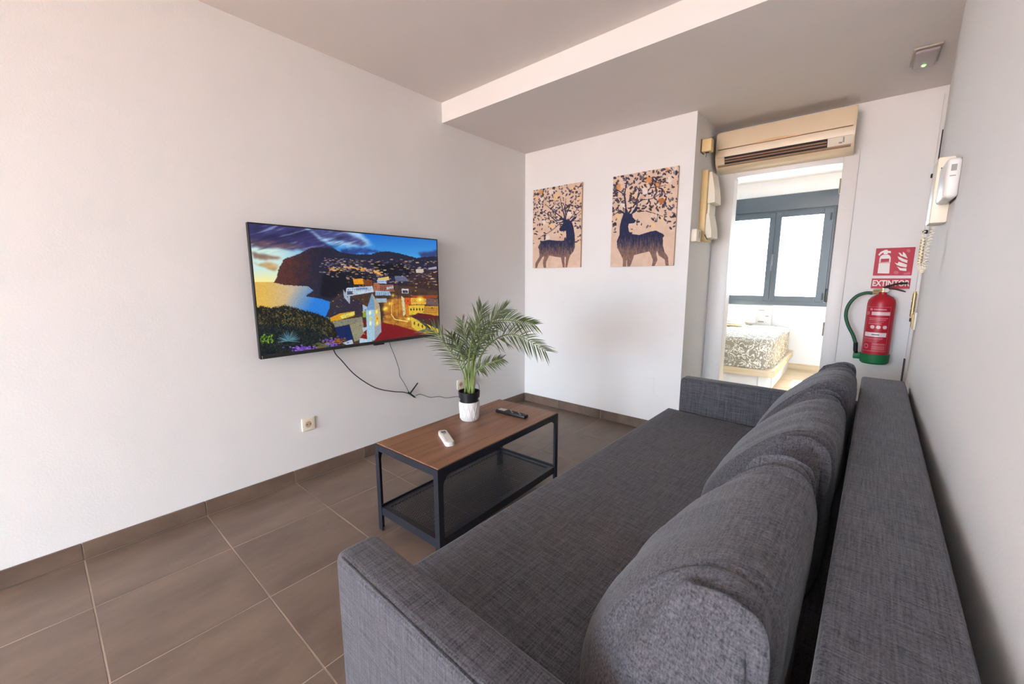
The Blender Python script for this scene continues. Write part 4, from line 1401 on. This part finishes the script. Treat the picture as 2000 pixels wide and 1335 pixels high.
for s in (-1, 1):
    b = B(); prism(b, [pr_(d, z) for d, z in [(0.0, -0.002), (0.0, 0.302), (0.17, 0.302), (0.192, 0.285), (0.200, 0.16), (0.199, 0.10), (0.176, 0.04), (0.125, 0.0)]], 'x', *sorted((s * (AX - 0.011), s * (AX + 0.004))))
    obj('end_cap', b, M_ac, ac)
b = B(); prism(b, [pr_(d, z) for d, z in [(0.1975, 0.096), (0.1745, 0.041), (0.13, 0.045), (0.13, 0.096)]], 'x', -AX + 0.0605, AX - 0.1355)
obj('air_outlet', b, M_dark, ac, smooth=0)
for k, (d, z) in enumerate(((0.191, 0.060), (0.1975, 0.078))):
    b = B(); prism(b, [pr_(d - 0.006, z + 0.006), pr_(d + 0.004, z - 0.004), pr_(d + 0.002, z - 0.008), pr_(d - 0.009, z + 0.002)], 'x', -AX + 0.063, AX - 0.138)
    obj('louvre', b, mat('louvre_brown', rgb(168, 132, 108), 0.5, var=0.05, scale=20), ac, smooth=0)
b = B()
for k in range(17):
    x = -0.16 + 0.018 * k
    z = 0.162 + 0.016 * math.cos((k - 8) / 8 * 1.57)
    if k: prism(b, [pr_(0.2065, 0.158), pr_(0.2065, z), pr_(0.2035, z), pr_(0.2035, 0.158)], 'x', x - 0.018, x)
obj('logo_ridge', b, mat('warm_plastic', rgb(226, 184, 138), 0.3, var=0.03, scale=6), ac)
obj('display', bx(AX - 0.055, AX - 0.047, -0.1985, -0.189, 0.052, 0.092), M_grey, rc, smooth=0)
obj('indicator', bx(AX - 0.075, AX - 0.058, -0.188, -0.182, 0.048, 0.058), M_grey, rc, smooth=0)

# ---- devices on the pillar's side
jb = thing('sensor_box', 'small yellowed box high on the pillar side beside the air conditioner', 'box', (WP, 0.16, 2.185))
obj('housing', bx(0.006, 0.072, -0.032, 0.034, -0.043, 0.043, 0.005, 2), M_yell, jb)
obj('back_plate', bx(0.0, 0.0058, -0.036, 0.038, -0.046, 0.046, 0.001, 1), mat('brown_plate', rgb(120, 92, 66), 0.6, var=0.1, scale=30), jb)
obj('cable_hole', bx(0.025, 0.05, -0.012, 0.014, -0.0445, -0.0435), M_dark, jb, smooth=0)
b = B(); tube(b, [(0.035, 0, -0.044), (0.034, 0.001, -0.06), (0.03, 0.002, -0.075)], 0.0015, 6); obj('wire_end', b, M_dark, jb)
ph = thing('door_entry_phone', 'cream double curved entry handset mounted on the pillar side', 'intercom', (WP, 0.30, 1.515))
obj('back_plate', bx(0.0, 0.045, -0.10, 0.10, 0.0, 0.515, 0.006, 2), M_yell, ph)
def lobe(z0, z1, d):
    pts = [(0.0455, z0), (0.0455, z1)]
    for k in range(9):
        t = k / 8
        pts.append((0.0455 + d * (0.25 + 0.75 * math.sin(PI * (0.08 + 0.42 * t) ) ** 1.3) , z1 - (z1 - z0) * t * 0.98))
    return pts
b = B(); prism(b, lobe(0.275, 0.50, 0.05), 'y', -0.075, 0.095)
up_l = obj('earpiece', b, M_cream, ph)
b = B(); prism(b, lobe(0.02, 0.20, 0.045), 'y', -0.085, 0.095)
obj('mouthpiece', b, M_cream, ph)
obj('grip', bx(0.0455, 0.062, -0.07, 0.09, 0.201, 0.274, 0.004, 2), M_cream, ph)
b = B(); tube(b, [(0.05, -0.103, 0.045), (0.056, -0.104, 0.03), (0.06, -0.085, 0.015), (0.06, -0.06, 0.012)], 0.003, 6); obj('cord_stub', b, M_dark, ph)
jx = thing('junction_box', 'tiny cream junction box at the foot of the entry handset', 'box', (WP, 0.085, 1.545))
obj('housing', bx(0.0, 0.04, -0.05, 0.05, -0.045, 0.045, 0.005, 2), M_cream, jx)
obj('slot', bx(0.0395, 0.0408, 0.008, 0.014, -0.02, 0.03), M_dark, jx, smooth=0)

# ---- right hand wall: entry phone, cord, switch, cable
ic = thing('wall_intercom', 'white intercom with handset on the wall behind the sofa', 'intercom', (right_x(-0.95), -0.95, 1.43))
obj('base', bx(-0.046, 0.0, -0.035, 0.085, 0.0, 0.230, 0.006, 2), M_cream, ic)
hs = obj('handset', bx(-0.038, -0.002, -0.21, -0.037, 0.062, 0.190, 0.012, 3), M_white, ic)
obj('handset_shadow', bx(-0.0018, -0.0003, -0.212, -0.04, 0.060, 0.193), mat('shadow_grey', rgb(110, 100, 92), 0.6, var=0.05, scale=30), hs, smooth=0)  # dark sheet behind the handset, painting its shadow on the wall
obj('speaker_grille', bx(-0.027, -0.014, -0.2115, -0.2095, 0.148, 0.168), M_grey, hs, smooth=0)
obj('name_slot', bx(-0.028, -0.014, -0.2115, -0.2095, 0.131, 0.134), M_grey, hs, smooth=0)
for k in range(3):
    obj('button', bx(-0.036, -0.032, -0.0365, -0.0345, 0.165 + k * 0.012, 0.169 + k * 0.012), M_dark, ic, smooth=0)
obj('slot', bx(-0.022, -0.018, -0.0365, -0.0345, 0.15, 0.21), M_grey, ic, smooth=0)
# coiled cord: a helix along a hanging loop
path = catmull([at(1804, 447, y=-0.90), at(1801, 480, y=-0.90), at(1795, 515, y=-0.90), at(1800, 529, y=-0.91), at(1807, 515, y=-0.93), at(1812, 480, y=-0.94), at(1824, 443, y=-0.95)], 40)
b = B(); hel = []
for i, p in enumerate(path):
    t = (path[min(i + 1, len(path) - 1)] - path[max(i - 1, 0)]).normalized()
    s = t.cross(Vector((0, 1, 0))).normalized(); u_ = s.cross(t)
    a = i * 0.95
    hel.append(p + (s * math.cos(a) + u_ * math.sin(a)) * 0.0065)
tube(b, hel, 0.0017, 5)
tag(obj('coiled_cord', b, M_cream), 'cream coiled cord hanging in a loop under the wall intercom', 'cord')
# rocker switch
sw = thing('light_switch', 'cream rocker switch on the wall between intercom and sofa', 'switch', (right_x(0.1), 0.1, 0.99))
obj('cover_plate', bx(-0.012, 0.002, -0.042, 0.042, -0.05, 0.05, 0.004, 2), M_cream, sw)
obj('rocker', bx(-0.019, -0.0122, -0.028, 0.028, -0.038, 0.038, 0.003, 2), M_yell, sw)
cb = B(); tube(cb, [(right_x(0.45) - 0.004, 0.45, z) for z in (2.10, 2.0, 1.9, 1.72, 1.6)], 0.003, 6)
tag(obj('bell_wire', cb, M_dark), 'thin dark wire running down the corner to the intercom', 'cable')

# ---- emergency lamp under the dropped ceiling
el = thing('emergency_lamp', 'square emergency lamp with a green light on the dropped ceiling', 'lamp', (2.656, 0.02, ZS))
obj('housing', bx(-0.054, 0.054, -0.115, 0.115, -0.012, -0.0002, 0.004, 2), mat('lamp_housing', rgb(176, 166, 156), 0.5, var=0.02, scale=20), el)
b = bx(-0.046, 0.046, -0.105, 0.105, -0.030, -0.0121, 0.010, 3)
obj('diffuser', b, mat('lamp_diffuser', rgb(170, 160, 160), 0.3, var=0.02, scale=20), el)
b = B(); lathe(b, [(0.0, -0.038), (0.006, -0.036), (0.010, -0.0305)], (0.0, 0.07, 0), 14)
obj('green_indicator', b, mat('green_led', (0.05, 0.4, 0.05), 0.4, emit=(0.45, 1.0, 0.30), estr=2.2), el)

# ---- fire signs
SX0, SX1, SZ0, SZ1 = 2.571, 2.762, 1.249, 1.431
sg = thing('fire_sign', 'red square sign with white extinguisher and flame pictogram', 'sign', ((SX0 + SX1) / 2, DW, SZ0))
hx, hh = (SX1 - SX0) / 2, SZ1 - SZ0
obj('panel', bx(-hx, hx, -0.004, -0.0002, 0, hh, 0.001, 1), M_redsign, sg)
HS = homography([(322, 110), (662, 97), (625, 350), (290, 352)], [(0, 1), (1, 1), (1, 0), (0, 0)])


def smap(pts):
    out = []
    for x, y in pts:
        v = HS @ np.array([x, y, 1.0]); u_, w_ = v[0] / v[2], v[1] / v[2]
        out.append((-hx + 2 * hx * float(u_), hh * float(w_)))
    return out


def picto(name, polys, par=sg, d=(-0.0052, -0.0041), m=None):
    b = B()
    for p in polys:
        prism(b, smap(p), 'y', *d)
    return obj(name, b, m or M_signwhite, par, smooth=0)


picto('extinguisher_pictogram', [[(331, 331), (343, 240), (440, 240), (432, 333)], [(345, 236), (443, 236), (447, 192), (440, 176), (425, 165), (375, 168), (357, 180), (349, 200)],
                                 [(385, 163), (420, 162), (420, 150), (448, 152), (447, 133), (420, 132), (420, 122), (398, 123), (360, 140), (338, 165), (348, 176), (368, 155), (386, 146)]])
picto('pictogram_label', [[(362, 203), (434, 200), (431, 230), (357, 234)]], d=(-0.0060, -0.0053), m=M_redsign)
picto('flame_pictogram', [[(512, 148), (530, 150), (550, 172), (552, 140), (575, 160), (592, 200), (560, 185), (530, 175)], [(505, 180), (530, 190), (560, 205), (592, 215), (588, 240), (545, 225), (515, 205)], [(478, 236), (505, 245), (515, 228), (550, 240), (588, 255), (580, 280), (530, 270), (500, 258)], [(500, 270), (530, 285), (582, 288), (580, 312), (525, 305)]])
M_pink = mat('sign_pink', rgb(206, 90, 108), 0.5, var=0.05, scale=40)
for mk in ([(493 + 22 * math.cos(t * 0.4), 324 + 15 * math.sin(t * 0.4)) for t in range(16)], [(555, 330), (612, 318), (612, 340), (560, 345)],
           [(600 + 16 * math.cos(t * 0.4), 130 + 16 * math.sin(t * 0.4)) for t in range(16)]):
    picto('certification_mark', [mk], d=(-0.0050, -0.0041), m=M_pink)
tg = thing('lettered_sign', 'narrow red sign with white lettering EXTINTOR behind the extinguisher', 'sign', ((2.569 + 2.762) / 2, DW, 1.162))
obj('panel', bx(-0.0965, 0.0965, -0.004, -0.0002, 0, 0.068, 0.001, 1), M_redsign, tg)
text_mesh('EXTINTOR', 0.054, M_signwhite, 'lettering', tg, Matrix.Translation((0, -0.0046, 0.034)) @ Matrix.Rotation(PI / 2, 4, 'X'), 0.0006, 0.0014, 0.70)

# ---- extinguisher
EX = Vector((2.632, 0.502, 0.665))
ex = thing('fire_extinguisher', 'red fire extinguisher with green base and hose hung on the wall', 'extinguisher', EX)
b = B(); lathe(b, [(0.0, 0.005), (0.070, 0.005), (0.0715, 0.02), (0.0715, 0.398), (0.068, 0.422), (0.055, 0.442), (0.034, 0.456), (0.022, 0.461), (0.020, 0.476), (0.0, 0.476)], seg=48, cap=False)
obj('cylinder', b, M_red, ex)
b = B(); lathe(b, [(0.0, -0.004), (0.066, -0.004), (0.075, 0.006), (0.077, 0.062), (0.0725, 0.063), (0.0, 0.03)], seg=48, cap=False)
box(b, -0.112, -0.07, -0.020, 0.018, 0.018, 0.060, 0.006, 2)
obj('base_ring', b, M_green, ex)
# printed label wrapped on the front
P = Painter(70, 110, [(0, 0), (100, 0), (100, 150), (0, 150)])
P.C = np.ones((110, 70, 3)) * np.array((176, 22, 42.))
rp = random.Random(4)
X, Y = P.X, P.Y
PK = (222, 170, 176)
P.fill([(2, 2), (98, 2), (98, 4), (2, 4)], PK, .6); P.fill([(2, 146), (98, 146), (98, 148), (2, 148)], PK, .7)
P.fill([(2, 2), (4, 2), (4, 148), (2, 148)], PK, .6); P.fill([(96, 2), (98, 2), (98, 148), (96, 148)], PK, .6)
P.ell(25, 11, 6, 4, PK, .8); P.fill([(36, 9), (80, 9), (80, 13), (36, 13)], PK, .8)
P.fill([(28, 18), (96, 18), (96, 30), (28, 30)], (232, 214, 214), .9); P.fill([(4, 18), (20, 18), (20, 30), (4, 30)], (210, 140, 150), .7)
for k in range(4):
    P.fill([(20, 38 + 6 * k), (90 - 7 * k, 38 + 6 * k), (90 - 7 * k, 40 + 6 * k), (20, 40 + 6 * k)], PK, .65)
for k in range(3):
    P.ell(38 + 22 * k, 68, 8, 6, (236, 222, 222), .9)
P.fill([(8, 86), (92, 86), (92, 100), (8, 100)], (236, 226, 226), .95); P.fill([(38, 92), (66, 92), (66, 94), (38, 94)], (60, 60, 70))
for k in range(4):
    P.fill([(8, 104 + 4 * k), (80 - 6 * k, 104 + 4 * k), (80 - 6 * k, 106 + 4 * k), (8, 106 + 4 * k)], PK, .6)
P.ell(22, 132, 10, 8, PK, .7); P.ell(22, 132, 7, 5, (176, 22, 42), .9)
for k in range(5):
    P.fill([(44, 122 + 5 * k), (92, 122 + 5 * k), (92, 124 + 5 * k), (44, 124 + 5 * k)], PK, .65)
me = P.mesh('printed_label', (0, 0, 0.385), (1, 0, 0), (0, 0, -0.305))
for v in me.vertices:
    a = -PI / 2 - 0.22 + (v.co.x - 0.5) * 2.0
    v.co.x, v.co.y = 0.0721 * math.cos(a), 0.0721 * math.sin(a)
lo = link('printed_label', me, paint_mat('label_print', 0.4, 0, 0.4), ex)
b = B(); lathe(b, [(0.0, 0.474), (0.019, 0.474), (0.019, 0.486), (0.015, 0.490), (0.015, 0.502), (0.0, 0.502)], seg=20, cap=False)
tube(b, [(-0.05, -0.006, 0.486), (-0.012, 0, 0.488)], 0.0075, 10)
obj('valve', b, M_brass, ex)
b = B(); tube(b, [(0.012, -0.012, 0.488), (0.016, -0.024, 0.488)], 0.013, 18); obj('pressure_gauge', b, M_white, ex)
b = B(); tube(b, catmull([(0.0, 0.0, 0.500), (0.03, -0.004, 0.518), (0.07, -0.006, 0.531), (0.112, -0.006, 0.534)], 4), [0.009] * 4 + [0.006] * 9, 8)
for v in b.verts: v.co.y *= 0.9
obj('squeeze_lever', b, M_blackpl, ex)
b = B(); tube(b, [(0.01, 0, 0.502), (0.06, -0.004, 0.496), (0.095, -0.006, 0.484), (0.108, -0.006, 0.478)], [0.006, 0.006, 0.005, 0.003], 8)
obj('carry_handle', b, mat('lever_grey', rgb(96, 66, 66), 0.4, 0.3, var=0.05, scale=20), ex)
b = B()
hp_ = [at(u_, v_, y=0.47) - EX for u_, v_ in ((1704, 572), (1690, 572), (1672, 579), (1657, 596), (1652, 616), (1657, 636), (1666, 654), (1671, 670))]
tube(b, catmull(hp_, 6), 0.0105, 12)
hose = obj('hose', b, M_hose, ex)
e = hp_[-1]
b = B(); tube(b, [e + Vector((0, 0, 0.006)), e + Vector((0.004, 0.004, -0.05)), Vector((-0.094, 0.0, 0.05))], [0.0125, 0.0125, 0.010], 12)
obj('nozzle', b, M_blackpl, hose)
b = B(); tube(b, [hp_[0] + Vector((-0.012, 0, 0)), hp_[0] + Vector((0.03, 0.01, 0.002))], 0.009, 12); obj('hose_fitting', b, M_brass, hose)
obj('wall_bracket', bx(-0.02, 0.02, 0.0725, DW - EX.y, 0.33, 0.40, 0.002, 1), M_black, ex)

# ================================================================== bedroom
def pattern_mat(name):
    m = bpy.data.materials.new(name); m.use_nodes = True
    nt = m.node_tree; b = nt.nodes['Principled BSDF']; b.inputs['Roughness'].default_value = 0.9
    tc = nt.nodes.new('ShaderNodeTexCoord')
    n = nt.nodes.new('ShaderNodeTexNoise'); n.inputs['Scale'].default_value = 13.0; n.inputs['Detail'].default_value = 1.5; n.inputs['Distortion'].default_value = 2.2
    nt.links.new(tc.outputs['Object'], n.inputs['Vector'])
    r = nt.nodes.new('ShaderNodeValToRGB'); e = r.color_ramp.elements
    e[0].position = 0.40; e[0].color = (*rgb(150, 142, 122), 1)
    e[1].position = 0.62; e[1].color = (*rgb(146, 136, 122), 1)
    for p, c in ((0.455, rgb(146, 138, 118)), (0.47, rgb(226, 220, 206)), (0.535, rgb(228, 222, 210)), (0.55, rgb(140, 132, 116))):
        q_ = e.new(p); q_.color = (*c, 1)
    nt.links.new(n.outputs['Fac'], r.inputs[0]); nt.links.new(r.outputs[0], b.inputs['Base Color'])
    return m


bd = thing('double_bed', 'bed with taupe damask cover on a wooden slab and white base', 'bed', (1.2, 2.6, 0))
def rounded_slab(x0, x1, y0, y1, z0, z1, rc, m, name, par, re=0.01):
    b = bx(x0, x1, y0, y1, z0, z1)
    es = [e for e in b.edges if abs(e.verts[0].co.z - e.verts[1].co.z) > 0.01]
    bmesh.ops.bevel(b, geom=es, offset=rc, segments=6, profile=0.5, affect='EDGES')
    es = [e for e in b.edges if all(v.co.z > z1 - 1e-4 for v in e.verts)]
    bmesh.ops.bevel(b, geom=es, offset=re, segments=4, profile=0.5, affect='EDGES')
    return obj(name, b, m, par)


bs = rounded_slab(-0.68, 0.715, -0.85, 0.86, 0.20, 0.272, 0.07, M_lwood, 'bed_board', bd, 0.006)
rounded_slab(-0.67, 0.665, -0.795, 0.86, 0.0, 0.1995, 0.012, M_trim, 'bed_base', bd, 0.003)
obj('corner_post', bx(0.575, 0.655, -0.812, -0.7955, 0.0, 0.1995, 0.003, 1), M_trim, bd)
obj('drawer_front', bx(0.6655, 0.680, -0.60, 0.1, 0.03, 0.18, 0.003, 1), M_trim, bd)
# cover with a gathered hem
b = B()
nseg = 160
def outline(i):
    x0, x1, y0, y1, rc = -0.68, 0.68, -0.83, 0.84, 0.06
    per = [(x1, y1), (x1, y0), (x0, y0), (x0, y1)]
    t = (i / nseg) * 4
    k = int(t) % 4; f = t - int(t)
    a, c = per[k], per[(k + 1) % 4]
    return a[0] + (c[0] - a[0]) * f, a[1] + (c[1] - a[1]) * f
rings = []
for z, ins, wv in ((0.276, 0.0, 0.010), (0.30, 0.002, 0.009), (0.36, 0.004, 0.006), (0.44, 0.004, 0.004), (0.53, 0.006, 0.002), (0.57, 0.012, 0.001), (0.588, 0.03, 0), (0.594, 0.06, 0), (0.597, 0.2, 0)):
    R_ = []
    for i in range(nseg):
        x, y = outline(i)
        sx_, sy_ = x * (1 - ins / 0.68), y * (1 - ins / 0.83)
        w_ = wv * math.sin(i * 1.1) + wv * 0.6 * math.sin(i * 2.3 + 1)
        l = max(abs(x) / 0.68, 1e-3)
        # round the plan's corners
        q_ = (abs(x / 0.68) ** 10 + abs(y / 0.83) ** 10) ** (1 / 10)
        R_.append(b.verts.new((sx_ / q_ * (1 + w_), sy_ / q_ * (1 + w_), z)))
    rings.append(R_)
for A, Bq in zip(rings[:-1], rings[1:]):
    for i in range(nseg):
        b.faces.new((A[i], A[(i + 1) % nseg], Bq[(i + 1) % nseg], Bq[i]))
b.faces.new(rings[-1]); b.faces.new(rings[0][::-1])
obj('bed_cover', b, pattern_mat('taupe_damask'), bd, smooth=60)
hb_ = B()
ZB0, ZB1 = 0.30, 0.86
box(hb_, -0.70, 0.42, 0.868, 0.888, ZB0, ZB1, 0.006, 1)
hbo = obj('headboard', hb_, M_trim, bd)
for x0, x1, z in ((0.02, 0.16, 0.79), (0.26, 0.33, 0.79), (0.345, 0.385, 0.71), (0.26, 0.33, 0.63)):
    obj('headboard_slot', bx(x0, x1, 0.8655, 0.8679, z - 0.008, z + 0.008), M_grey, hbo, smooth=0)


def pillow(name, c, sx, sy, sz, rot, m, label, seed):
    b = B(); N = 18
    V = {}
    rn = random.Random(seed)
    for s in (1, -1):
        for i in range(N + 1):
            for j in range(N + 1):
                u_, v_ = -1 + 2 * i / N, -1 + 2 * j / N
                t = ((1 - abs(u_) ** 2.6) * (1 - abs(v_) ** 2.6))
                t = max(t, 0) ** 0.45
                if (i in (0, N) or j in (0, N)) and s == -1:
                    V[s, i, j] = V[1, i, j]; continue
                pin = 1 - 0.06 * (1 - abs(u_ * v_))
                zz = s * t * sz + 0.006 * math.sin(7 * u_ + seed) * math.sin(6 * v_)
                V[s, i, j] = b.verts.new((u_ * sx * pin, v_ * sy * pin, zz))
    for s in (1, -1):
        for i in range(N):
            for j in range(N):
                b.faces.new((V[s, i, j], V[s, i + 1, j], V[s, i + 1, j + 1], V[s, i, j + 1]))
    o = obj(name, b, m, smooth=75)
    o.location = c
    o.rotation_euler = rot
    return tag(o, label, 'pillow')


pillow('pillow', (1.27, 3.28, 0.73), 0.19, 0.115, 0.06, (math.radians(72), 0, 0.1), M_linen, 'white pillow propped against the bedroom headboard', 1)
pillow('pillow', (0.84, 3.28, 0.73), 0.21, 0.115, 0.06, (math.radians(72), 0, -0.05), M_linen, 'white pillow on the bed beside the bedroom side wall', 2)
# folded towel with rolled layers
tw = thing('folded_towel', 'folded cream towel lying on the bed before the pillows', 'towel', (1.24, 2.98, 0.598))
for k in range(3):
    b = bx(-0.15 + 0.01 * k, 0.14 - 0.012 * k, -0.10, 0.10, 0.002 + 0.030 * k, 0.031 + 0.030 * k, 0.012, 3)
    obj('fold', b, M_linen if k else mat('cream_terry', rgb(228, 210, 178), 0.9, var=0.05, scale=60, bump=0.3), tw)
